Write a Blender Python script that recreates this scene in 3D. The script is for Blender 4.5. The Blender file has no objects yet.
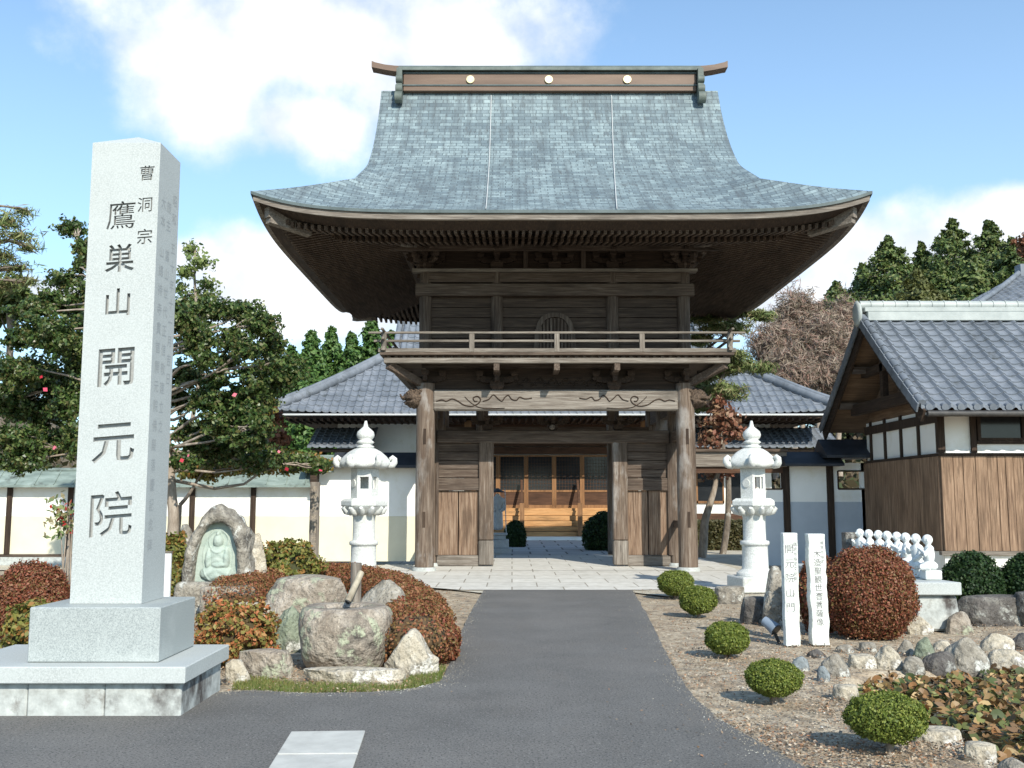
import bpy, bmesh, math, random
import numpy as np
from mathutils import Vector, Matrix, noise
R = math.radians
PI = math.pi
scene = bpy.context.scene
COL = scene.collection

# ------------------------------------------------------------------ camera, sky, sun, exposure
H = 1.55; TH = R(6.6); F = 1000.0
cam = bpy.data.cameras.new('camera'); cam.sensor_width = 36; cam.lens = 36 * F / 1024
cam.clip_start = 0.05; cam.clip_end = 3000
camo = bpy.data.objects.new('camera', cam); COL.objects.link(camo)
camo.location = (0, 0, H); camo.rotation_euler = (PI / 2 + TH, 0, 0)
scene.camera = camo

SUN_AZ, SUN_EL = R(22), R(34.5)        # azimuth measured from behind the camera towards the right
SD = Vector((math.sin(SUN_AZ) * math.cos(SUN_EL), -math.cos(SUN_AZ) * math.cos(SUN_EL), math.sin(SUN_EL)))
sun = bpy.data.lights.new('sun', 'SUN'); sun.energy = 5.0; sun.angle = R(0.5); sun.color = (1, 0.94, 0.83)
suno = bpy.data.objects.new('sun', sun); COL.objects.link(suno)
suno.rotation_euler = SD.to_track_quat('Z', 'Y').to_euler(); suno.location = (10, -20, 30)

def sky_dir(px, py):
    dx = (px - 512) / F; dy = (384 - py) / F
    return Vector((dx, math.cos(TH) - dy * math.sin(TH), math.sin(TH) + dy * math.cos(TH))).normalized()

world = bpy.data.worlds.new('World'); scene.world = world; world.use_nodes = True
nt = world.node_tree; nt.nodes.clear(); N = nt.nodes.new; L = nt.links.new
out = N('ShaderNodeOutputWorld'); bg = N('ShaderNodeBackground'); bg.inputs[1].default_value = 0.13
sky = N('ShaderNodeTexSky'); sky.sky_type = 'NISHITA'; sky.sun_disc = False
sky.sun_elevation = SUN_EL; sky.sun_rotation = PI - SUN_AZ; sky.air_density = 1.0; sky.dust_density = 0.6; sky.ozone_density = 1.6
tc = N('ShaderNodeTexCoord')
clouds = [(330, 40, .20, .075), (215, 95, .085, .06), (165, 60, .05, .03), (440, 30, .07, .05), (300, 120, .11, .04), (390, 95, .06, .035), (275, 285, .11, .055), (190, 258, .05, .022), (345, 318, .12, .03),
          (30, 292, .12, .022), (975, 228, .09, .032), (865, 258, .07, .05), (790, 305, .09, .05), (925, 255, .12, .045), (1010, 205, .05, .02)]
mask = None
def nmath(op, a, b=None, c=None, clamp=False):
    n = N('ShaderNodeMath'); n.operation = op; n.use_clamp = clamp
    for i, v in enumerate((a, b, c)):
        if v is None: continue
        if isinstance(v, (int, float)): n.inputs[i].default_value = v
        else: L(v, n.inputs[i])
    return n.outputs[0]
wn = N('ShaderNodeTexNoise'); wn.inputs['Scale'].default_value = 5.0; wn.inputs['Detail'].default_value = 9; wn.inputs['Roughness'].default_value = .62
L(tc.outputs['Generated'], wn.inputs['Vector'])
wn2 = N('ShaderNodeTexNoise'); wn2.inputs['Scale'].default_value = 14.0; wn2.inputs['Detail'].default_value = 6
L(tc.outputs['Generated'], wn2.inputs['Vector'])
for (px, py, rx, ry) in clouds:
    c = sky_dir(px, py)
    s = N('ShaderNodeVectorMath'); s.operation = 'SUBTRACT'; L(tc.outputs['Generated'], s.inputs[0]); s.inputs[1].default_value = c
    m = N('ShaderNodeVectorMath'); m.operation = 'MULTIPLY'; L(s.outputs[0], m.inputs[0]); m.inputs[1].default_value = (1 / rx, 1 / max(rx, .1), 1 / ry)
    ln = N('ShaderNodeVectorMath'); ln.operation = 'LENGTH'; L(m.outputs[0], ln.inputs[0])
    v = nmath('SUBTRACT', 1.25, ln.outputs['Value'], clamp=False)
    mask = v if mask is None else nmath('SMOOTH_MAX', mask, v, 0.35)
mask = nmath('MINIMUM', nmath('MAXIMUM', mask, -1.0), 1.0)
tot = nmath('ADD', nmath('MULTIPLY', mask, 1.0), nmath('MULTIPLY', nmath('SUBTRACT', wn.outputs[0], 0.5), 1.9))
tot = nmath('ADD', tot, nmath('MULTIPLY', nmath('SUBTRACT', wn2.outputs[0], 0.5), 0.9))
mr = N('ShaderNodeMapRange'); mr.interpolation_type = 'SMOOTHSTEP'; L(tot, mr.inputs[0]); mr.inputs[1].default_value = 0.02; mr.inputs[2].default_value = 0.85
mr.inputs[4].default_value = .97
shade = N('ShaderNodeMapRange'); L(wn2.outputs[0], shade.inputs[0]); shade.inputs[1].default_value = .35; shade.inputs[2].default_value = .65
cc = N('ShaderNodeMixRGB'); L(shade.outputs[0], cc.inputs[0]); cc.inputs[1].default_value = (5.9, 6.3, 6.9, 1); cc.inputs[2].default_value = (8.4, 8.5, 8.6, 1)
# thin haze low over the horizon
sep = N('ShaderNodeSeparateXYZ'); L(tc.outputs['Generated'], sep.inputs[0])
hz = N('ShaderNodeMapRange'); L(sep.outputs[2], hz.inputs[0]); hz.inputs[1].default_value = 0.0; hz.inputs[2].default_value = .55; hz.inputs[3].default_value = .42; hz.inputs[4].default_value = .08
hm = N('ShaderNodeMixRGB'); L(hz.outputs[0], hm.inputs[0]); L(sky.outputs[0], hm.inputs[1]); hm.inputs[2].default_value = (6.4, 6.6, 6.8, 1)
gain = N('ShaderNodeMixRGB'); gain.blend_type = 'MULTIPLY'; gain.inputs[0].default_value = 1; L(hm.outputs[0], gain.inputs[1]); gain.inputs[2].default_value = (1.02, 1.30, 1.46, 1)
mx = N('ShaderNodeMixRGB'); L(mr.outputs[0], mx.inputs[0]); L(gain.outputs[0], mx.inputs[1]); L(cc.outputs[0], mx.inputs[2])
L(mx.outputs[0], bg.inputs[0]); L(bg.outputs[0], out.inputs[0])

scene.view_settings.view_transform = 'Standard'; scene.view_settings.look = 'None'
scene.view_settings.exposure = 0.24; scene.view_settings.gamma = 1
scene.render.engine = 'CYCLES'; scene.cycles.max_bounces = 6; scene.cycles.diffuse_bounces = 3
scene.cycles.use_denoising = True

# ------------------------------------------------------------------ measuring helpers (reads of the photo turned into metres)
def at(px, py, Y):
    dx = (px - 512) / F; dy = (384 - py) / F
    k = Y / (math.cos(TH) - dy * math.sin(TH))
    return dx * k, H + k * (math.sin(TH) + dy * math.cos(TH))
def Zp(py, Y): return at(512, py, Y)[1]
def Xp(px, py, Y): return at(px, py, Y)[0]
def G(px, py, z=0.0):
    dx = (px - 512) / F; dy = (384 - py) / F
    dz = math.sin(TH) + dy * math.cos(TH); k = (z - H) / dz
    return dx * k, k * (math.cos(TH) - dy * math.sin(TH))

# ------------------------------------------------------------------ materials
MATS = {}
def mat(name, cols, scale=4, detail=6, stretch=(1, 1, 1), rough=.8, bump=.15, bscale=40, spot=None, metallic=0, island=None,
        transl=0.0, uv=False, spec=.35, brick=None, rot=0, distort=0.0):
    """cols: stops of a noise-driven ramp; spot: (colour, scale, lo, hi) patches; island: stops picked per loose piece"""
    if name in MATS: return MATS[name]
    m = bpy.data.materials.new(name); m.use_nodes = True; t = m.node_tree; t.nodes.clear(); n = t.nodes.new; l = t.links.new
    o = n('ShaderNodeOutputMaterial'); p = n('ShaderNodeBsdfPrincipled'); p.inputs['Roughness'].default_value = rough
    p.inputs['Metallic'].default_value = metallic; p.inputs['Specular IOR Level'].default_value = spec
    co = n('ShaderNodeTexCoord'); mp = n('ShaderNodeMapping'); l(co.outputs['UV' if uv else 'Object'], mp.inputs[0]); mp.inputs['Scale'].default_value = stretch
    ns = n('ShaderNodeTexNoise'); ns.inputs['Scale'].default_value = scale; ns.inputs['Detail'].default_value = detail; ns.inputs['Roughness'].default_value = .62
    ns.inputs['Distortion'].default_value = distort
    l(mp.outputs[0], ns.inputs['Vector'])
    def ramp(stops, src, const=False):
        r = n('ShaderNodeValToRGB'); e = r.color_ramp.elements
        while len(e) < len(stops): e.new(.5)
        for i, (ps, c) in enumerate(stops): e[i].position = ps; e[i].color = (*c, 1)
        if const: r.color_ramp.interpolation = 'CONSTANT'
        l(src, r.inputs[0]); return r.outputs[0]
    if len(cols[0]) != 2:
        k = len(cols); cols = [(.3 + .4 * i / max(k - 1, 1), c) for i, c in enumerate(cols)]
    col = ramp(cols, ns.outputs[0])
    if island:
        g = n('ShaderNodeNewGeometry'); k = len(island)
        ic = ramp([(i / k, c) for i, c in enumerate(island)], g.outputs['Random Per Island'], True)
        mxx = n('ShaderNodeMixRGB'); mxx.inputs[0].default_value = .8; l(col, mxx.inputs[1]); l(ic, mxx.inputs[2]); col = mxx.outputs[0]
    if brick:
        b = n('ShaderNodeTexBrick'); l(co.outputs['UV' if uv else 'Object'], b.inputs['Vector']); b.inputs['Scale'].default_value = 1
        b.inputs['Brick Width'].default_value = brick[0]; b.inputs['Row Height'].default_value = brick[1]; b.inputs['Mortar Size'].default_value = brick[2]
        b.inputs['Color1'].default_value = (*brick[3], 1); b.inputs['Color2'].default_value = (*brick[4], 1); b.inputs['Mortar'].default_value = (*brick[5], 1)
        mxx = n('ShaderNodeMixRGB'); mxx.blend_type = 'MULTIPLY'; mxx.inputs[0].default_value = 1; l(col, mxx.inputs[1]); l(b.outputs[0], mxx.inputs[2]); col = mxx.outputs[0]
    if spot:
        for sp in (spot if isinstance(spot, list) else [spot]):
            s2 = n('ShaderNodeTexNoise'); s2.inputs['Scale'].default_value = sp[1]; s2.inputs['Detail'].default_value = 8; s2.inputs['Roughness'].default_value = .65
            if len(sp) > 4:
                mp2 = n('ShaderNodeMapping'); l(co.outputs['UV' if uv else 'Object'], mp2.inputs[0]); mp2.inputs['Scale'].default_value = sp[4]; l(mp2.outputs[0], s2.inputs['Vector'])
            else: l(co.outputs['UV' if uv else 'Object'], s2.inputs['Vector'])
            q = n('ShaderNodeMapRange'); l(s2.outputs[0], q.inputs[0]); q.inputs[1].default_value = sp[2]; q.inputs[2].default_value = sp[3]
            mxx = n('ShaderNodeMixRGB'); l(q.outputs[0], mxx.inputs[0]); l(col, mxx.inputs[1]); mxx.inputs[2].default_value = (*sp[0], 1); col = mxx.outputs[0]
    l(col, p.inputs['Base Color'])
    if bump:
        b2 = n('ShaderNodeTexNoise'); b2.inputs['Scale'].default_value = bscale; b2.inputs['Detail'].default_value = 5; l(mp.outputs[0], b2.inputs['Vector'])
        bn = n('ShaderNodeBump'); bn.inputs['Strength'].default_value = bump; bn.inputs['Distance'].default_value = .02
        l(b2.outputs[0], bn.inputs['Height']); l(bn.outputs[0], p.inputs['Normal'])
    if transl:
        tr = n('ShaderNodeBsdfTranslucent'); l(col, tr.inputs[0]); ms = n('ShaderNodeMixShader'); ms.inputs[0].default_value = transl
        l(p.outputs[0], ms.inputs[1]); l(tr.outputs[0], ms.inputs[2]); l(ms.outputs[0], o.inputs[0])
    else: l(p.outputs[0], o.inputs[0])
    MATS[name] = m; return m

def wood(name, cols, axis, rough=.85, bump=.3, spot=None):
    k = 16
    st = {'x': (.8, k, k), 'y': (k, .8, k), 'z': (k, k, .8)}[axis]; s2 = {'x': (.5, 2, 2), 'y': (2, .5, 2), 'z': (2, 2, .45)}[axis]
    dkc = tuple(c * .42 for c in cols[1][1])
    spots = [(dkc, 1.3, .50, .72, s2), (dkc, 3.0, .60, .70, tuple(3 * c if c > 1 else c for c in s2))]
    if spot: spots.insert(0, spot)
    return mat(name, cols, scale=2.2, detail=9, stretch=st, rough=rough, bump=bump, bscale=5, spot=spots, distort=.35)
OW = [(.30, (.045, .029, .020)), (.45, (.08, .056, .041)), (.58, (.12, .091, .069)), (.74, (.19, .155, .124))]
OWP = [(.30, (.07, .046, .032)), (.45, (.12, .085, .061)), (.58, (.17, .13, .098)), (.74, (.26, .215, .175))]
LWC = [(.28, (.09, .072, .058)), (.45, (.165, .14, .115)), (.6, (.24, .213, .18)), (.75, (.35, .32, .28))]
wx, wy, wz = (wood('weathered_wood_' + a, OW, a) for a in 'xyz')
wpz = wood('weathered_post_wood', OWP, 'z', spot=((.33, .31, .285), 1.1, .5, .65, (1.5, 1.5, .6)))
lwx, lwy, lwz = (wood('pale_weathered_wood_' + a, LWC, a) for a in 'xyz')
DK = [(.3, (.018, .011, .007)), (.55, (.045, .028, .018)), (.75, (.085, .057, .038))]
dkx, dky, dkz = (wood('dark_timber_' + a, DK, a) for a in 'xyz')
door_w = wood('door_plank_wood', [(.3, (.07, .04, .026)), (.5, (.20, .13, .085)), (.72, (.33, .25, .18))], 'z')
cedar = wood('cedar_planks', [(.3, (.10, .06, .04)), (.48, (.21, .135, .085)), (.62, (.30, .20, .13)), (.78, (.40, .29, .2))], 'z')
orange_x = wood('new_timber_x', [(.3, (.36, .19, .075)), (.55, (.50, .28, .12)), (.75, (.60, .36, .17))], 'x', bump=.15)
orange_z = wood('new_timber_z', [(.3, (.17, .085, .04)), (.55, (.26, .135, .06)), (.75, (.34, .19, .09))], 'z', bump=.15)
redbrown_x = wood('redbrown_timber', [(.3, (.05, .025, .015)), (.55, (.09, .045, .025)), (.75, (.14, .075, .045))], 'x', bump=.15)
plaster = mat('white_plaster', [(.3, (.78, .77, .72)), (.7, (.86, .85, .80))], scale=1.2, bump=.05, bscale=30, spot=((.70, .67, .56), 1.6, .52, .75))
plaster_y = mat('cream_plaster', [(.3, (.60, .56, .42)), (.7, (.70, .66, .51))], scale=1.2, bump=.05, bscale=30)
copper = mat('copper_shingles', [(.3, (.175, .215, .23)), (.5, (.225, .275, .29)), (.7, (.29, .345, .355))], scale=.9, detail=8, uv=True, rough=.6, bump=.1,
             brick=(.30, .135, .010, (.58, .62, .65), (1.08, 1.12, 1.10), (.36, .39, .41)),
             spot=[((.075, .09, .10), 1.6, .46, .78, (2.6, .2, 1)), ((.09, .105, .11), 7, .52, .70, (1.6, .25, 1)), ((.085, .10, .105), 14, .56, .66, (1.2, .4, 1))])
patina = mat('green_patina_copper', [(.3, (.12, .155, .14)), (.5, (.19, .24, .215)), (.7, (.28, .34, .31))], scale=2, stretch=(1, 3, 3), rough=.6, bump=.1, spot=((.07, .08, .07), 4, .55, .7))
dark_copper = mat('dark_copper_edge', [(.3, (.05, .07, .07)), (.7, (.11, .14, .14))], scale=3, rough=.6)
brown_copper = mat('brown_copper_sheet', [(.3, (.105, .066, .045)), (.7, (.18, .12, .085))], scale=1.5, stretch=(.4, 3, 3), rough=.55, bump=.05)
gold = mat('gilt', [(.3, (.62, .52, .28)), (.7, (.78, .70, .44))], scale=4, rough=.35, metallic=.3, bump=0)
tile = mat('grey_roof_tile', [(.3, (.105, .12, .14)), (.5, (.155, .175, .20)), (.7, (.22, .24, .27))], scale=1.6, rough=.62, bump=.06, island=None, spot=[((.28, .31, .33), 7, .62, .74), ((.08, .09, .095), 3.5, .54, .72)])
tile_cap = mat('pale_ridge_tile', [(.3, (.28, .31, .30)), (.7, (.41, .44, .42))], scale=3, rough=.5, bump=.05)
tile_dark = mat('black_coping', [(.3, (.02, .024, .03)), (.7, (.045, .05, .06))], scale=3, rough=.6, bump=.1)
gran = mat('pale_granite', [(.3, (.30, .325, .315)), (.5, (.41, .435, .42)), (.7, (.50, .525, .51))], scale=95, detail=5, rough=.7, bump=.05, bscale=150, spot=((.46, .49, .475), 1.3, .45, .8))
gran_base = mat('granite_plinth', [(.3, (.22, .245, .24)), (.5, (.33, .36, .35)), (.7, (.45, .48, .465))], scale=120, detail=3, rough=.5, bump=.03, bscale=200, spot=((.45, .48, .46), 1.5, .5, .75))
gran_old = mat('stained_foundation_stone', [(.3, (.30, .31, .29)), (.5, (.40, .42, .40)), (.7, (.50, .52, .49))], scale=14, rough=.8, bump=.2, bscale=30, spot=[((.07, .06, .055), 1.7, .56, .68, (1.2, 1.2, .8)), ((.20, .19, .17), 5, .58, .7)])
lantern_st = mat('white_granite_lantern', [(.3, (.42, .43, .40)), (.5, (.56, .57, .54)), (.7, (.66, .67, .64))], scale=40, detail=3, rough=.75, bump=.15, bscale=60, spot=((.40, .41, .36), 4.5, .56, .76))
marker_st = mat('whitish_stone_post', [(.3, (.60, .62, .56)), (.5, (.72, .74, .69)), (.7, (.8, .81, .77))], scale=30, detail=4, rough=.85, bump=.3, bscale=40, spot=((.36, .36, .33), 16, .56, .7))
ink = mat('dark_ink', [(.3, (.13, .13, .13)), (.7, (.22, .22, .21))], scale=9, rough=.9, bump=0)
faded = mat('faded_ink', [(.3, (.30, .24, .17)), (.7, (.42, .36, .28))], scale=9, rough=.9, bump=0)
carve = mat('carved_granite_shade', [(.3, (.26, .27, .26)), (.7, (.36, .37, .36))], scale=60, rough=.9, bump=.05)  # cut faces darker than the pillar: stroke shadow put into the colour
ink_soft = mat('side_inscription', [(.3, (.29, .31, .31)), (.7, (.36, .38, .38))], scale=50, rough=.9, bump=0)
def rockmat(name, a, b, c, lich=(.5, .5, .45), dark=(.06, .055, .05), ls=5):
    return mat(name, [(.32, a), (.5, b), (.68, c)], scale=6, detail=14, rough=.92, bump=2.5, bscale=16, spot=[(dark, 2.6, .50, .66), (lich, ls, .56, .62), (tuple(x * .45 for x in b), 45, .56, .64), (tuple(min(.7, x * 1.6) for x in b), 60, .6, .68)], distort=.6)
rk_grey = rockmat('grey_rock', (.14, .125, .10), (.27, .245, .20), (.41, .38, .32))
rk_pink = rockmat('pinkish_rock', (.18, .145, .11), (.32, .275, .22), (.47, .42, .35), lich=(.36, .38, .27))
rk_green = rockmat('greenish_rock', (.12, .14, .10), (.21, .24, .17), (.32, .34, .26))
rk_pale = rockmat('pale_tan_rock', (.30, .26, .19), (.45, .40, .31), (.58, .54, .45), lich=(.62, .6, .54))
rk_dark = rockmat('dark_rock', (.055, .05, .045), (.11, .10, .09), (.2, .19, .165), lich=(.3, .3, .27))
rk_blue = rockmat('blue_grey_rock', (.12, .14, .145), (.21, .235, .24), (.34, .36, .36))
relief_st = mat('pale_green_relief_stone', [(.3, (.30, .37, .32)), (.7, (.42, .48, .42))], scale=8, rough=.9, bump=.3)
asphalt = mat('asphalt', [(.25, (.118, .114, .105)), (.5, (.146, .142, .132)), (.75, (.185, .179, .167))], scale=1.1, detail=12, rough=.88, bump=.5, bscale=220, spot=[((.19, .18, .165), .6, .46, .75), ((.16, .15, .135), 2.5, .54, .7, (1, .25, 1)), ((.045, .045, .047), 60, .52, .62), ((.32, .31, .29), 80, .58, .66)])
paving = mat('stone_paving', [(.3, (.50, .48, .42)), (.5, (.60, .58, .52)), (.7, (.68, .66, .60))], scale=5, rough=.85, bump=.1, brick=(.9, .9, .012, (.9, .9, .9), (1, 1, 1), (.45, .42, .38)))
sand = mat('sandy_ground', [(.3, (.36, .32, .24)), (.5, (.47, .43, .34)), (.7, (.57, .53, .44))], scale=2.2, detail=10, rough=.95, bump=.6, bscale=70, spot=((.30, .25, .17), 1.0, .5, .8))
soil = mat('garden_soil', [(.28, (.25, .19, .12)), (.45, (.40, .32, .22)), (.6, (.52, .44, .32)), (.75, (.62, .55, .43))], scale=7, detail=12, rough=.95, bump=.9, bscale=60,
           spot=[((.33, .23, .14), 1.0, .50, .75), ((.21, .18, .14), 4, .5, .66), ((.13, .105, .08), 30, .53, .62), ((.62, .58, .52), 60, .62, .68)])
concrete = mat('concrete_cover', [(.3, (.40, .40, .37)), (.7, (.52, .52, .48))], scale=5, rough=.9, bump=.2, spot=((.4, .39, .36), 8, .58, .75))
bark = mat('bark', [(.3, (.07, .055, .042)), (.5, (.16, .13, .10)), (.7, (.27, .23, .185))], scale=5, stretch=(2, 2, .7), bump=.8, bscale=14, spot=((.42, .41, .37), 5, .58, .66))
bark_pale = mat('pale_bark', [(.3, (.16, .125, .09)), (.5, (.28, .23, .18)), (.7, (.40, .35, .29))], scale=5, stretch=(2, 2, .7), bump=.5, bscale=14)
metal_w = mat('painted_metal', [(.3, (.62, .63, .62)), (.7, (.7, .71, .7))], scale=5, rough=.5, bump=0)
metal_d = mat('dark_iron', [(.3, (.03, .03, .03)), (.7, (.07, .065, .06))], scale=9, rough=.6)
glass = mat('dark_glass', [(.3, (.012, .014, .016)), (.7, (.03, .033, .036))], scale=1, rough=.12, bump=0)
wiremat = mat('pale_wire', [(.3, (.45, .47, .45)), (.7, (.5, .5, .5))], scale=2, rough=.6, bump=0)
bamboo = mat('weathered_bamboo', [(.3, (.16, .13, .09)), (.7, (.45, .40, .30))], scale=4, stretch=(3, 3, .6), rough=.6)
statue_st = mat('statue_granite', [(.3, (.62, .64, .62)), (.7, (.76, .78, .75))], scale=25, rough=.8, bump=.15, bscale=60)
def leafmat(name, cols, transl=.25, rough=.55):
    return mat(name, [cols[0], cols[-1]], scale=1.3, rough=rough, bump=0, island=cols, transl=transl, spec=.35)
lf_cam = leafmat('camellia_leaf', [(.022, .055, .014), (.040, .085, .02), (.070, .125, .03), (.11, .165, .042), (.17, .21, .07), (.03, .07, .018), (.13, .12, .045)], rough=.38)
lf_yel = leafmat('yellow_green_leaf', [(.12, .15, .03), (.2, .22, .05), (.26, .24, .07), (.09, .13, .03), (.33, .16, .05)])
lf_box = leafmat('clipped_box_leaf', [(.10, .135, .018), (.15, .19, .03), (.20, .24, .042), (.27, .29, .06), (.11, .15, .03)])
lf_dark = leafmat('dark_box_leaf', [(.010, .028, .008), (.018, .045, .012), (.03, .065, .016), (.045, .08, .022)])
lf_red = leafmat('red_azalea_leaf', [(.20, .055, .03), (.28, .085, .045), (.22, .11, .045), (.34, .13, .07), (.16, .13, .04), (.31, .17, .09), (.15, .06, .035)])
lf_hedge = leafmat('brown_azalea_leaf', [(.23, .095, .04), (.28, .13, .055), (.17, .12, .04), (.33, .17, .075), (.15, .13, .04), (.26, .075, .045)])
lf_orange = leafmat('orange_azalea_leaf', [(.34, .12, .045), (.20, .19, .05), (.40, .21, .08), (.17, .18, .045), (.50, .16, .07), (.28, .27, .08)])
lf_con = leafmat('conifer_leaf', [(.035, .07, .018), (.065, .11, .028), (.10, .15, .036), (.15, .19, .05), (.12, .13, .04)], transl=.12)
lf_cyp = leafmat('cypress_leaf', [(.035, .09, .02), (.055, .125, .025), (.085, .16, .035), (.11, .18, .045)], transl=.15)
lf_olive = leafmat('olive_conifer_leaf', [(.07, .08, .022), (.10, .11, .03), (.13, .135, .04)], transl=.12)
lf_pine = leafmat('pine_needles', [(.09, .14, .045), (.14, .20, .06), (.20, .25, .085), (.25, .27, .11), (.22, .18, .09)], transl=.15)
lf_bare = leafmat('dry_twigs', [(.20, .155, .115), (.26, .20, .15), (.30, .235, .18), (.23, .20, .14), (.30, .18, .14)], transl=.1)
lf_rust = leafmat('rusty_leaf', [(.20, .07, .035), (.28, .12, .06), (.16, .09, .05)], transl=.2)
lf_airy = leafmat('airy_tree_leaf', [(.12, .18, .05), (.18, .24, .07), (.25, .29, .10)], transl=.3)
lf_brownred = leafmat('dry_red_leaf', [(.22, .08, .05), (.28, .13, .08), (.16, .09, .06), (.3, .2, .12)], transl=.2)
lf_nand = leafmat('nandina_leaf', [(.45, .02, .02), (.55, .04, .03), (.30, .03, .03), (.10, .12, .04)], transl=.2)
lf_lily = leafmat('lily_leaf', [(.04, .07, .018), (.10, .13, .035), (.27, .14, .055), (.40, .24, .10), (.06, .09, .025), (.34, .16, .06), (.48, .33, .15), (.18, .20, .055), (.16, .09, .045), (.30, .19, .08), (.22, .12, .05)], transl=.15, rough=.5)
lf_grass = leafmat('grass_blade', [(.07, .13, .02), (.12, .19, .035), (.2, .22, .06), (.3, .26, .10)], transl=.3)
lf_litter = leafmat('leaf_litter', [(.28, .19, .12), (.38, .29, .19), (.20, .155, .11), (.5, .43, .33), (.15, .12, .085), (.32, .16, .08)], transl=.05)
flower = leafmat('pink_flower', [(.6, .06, .12), (.7, .2, .25), (.5, .03, .05)], transl=.2)

# ------------------------------------------------------------------ scene graph helpers
ORG = {}
def tag(o, label=None, cat=None, group=None, kind=None):
    if label: o['label'] = label
    if cat: o['category'] = cat
    if group: o['group'] = group
    if kind: o['kind'] = kind
    return o
def thing(name, label, cat, loc=(0, 0, 0), group=None):
    o = bpy.data.objects.new(name, None); COL.objects.link(o); o.location = loc; o.empty_display_size = .3
    ORG[o] = Vector(loc); return tag(o, label, cat, group)
def kids(o): return [c for c in bpy.data.objects if c.parent == o]
def dup(o, loc=None, rotz=None, label=None, scale=None, parent=None):
    c = o.copy(); COL.objects.link(c); c.parent = parent
    if parent is None:
        if loc is not None: c.location = loc
        if rotz is not None: c.rotation_euler = (0, 0, rotz)
        if scale is not None: c.scale = scale if hasattr(scale, '__len__') else (scale,) * 3
        if label: c['label'] = label
    for k in kids(o): dup(k, parent=c)
    return c

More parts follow.
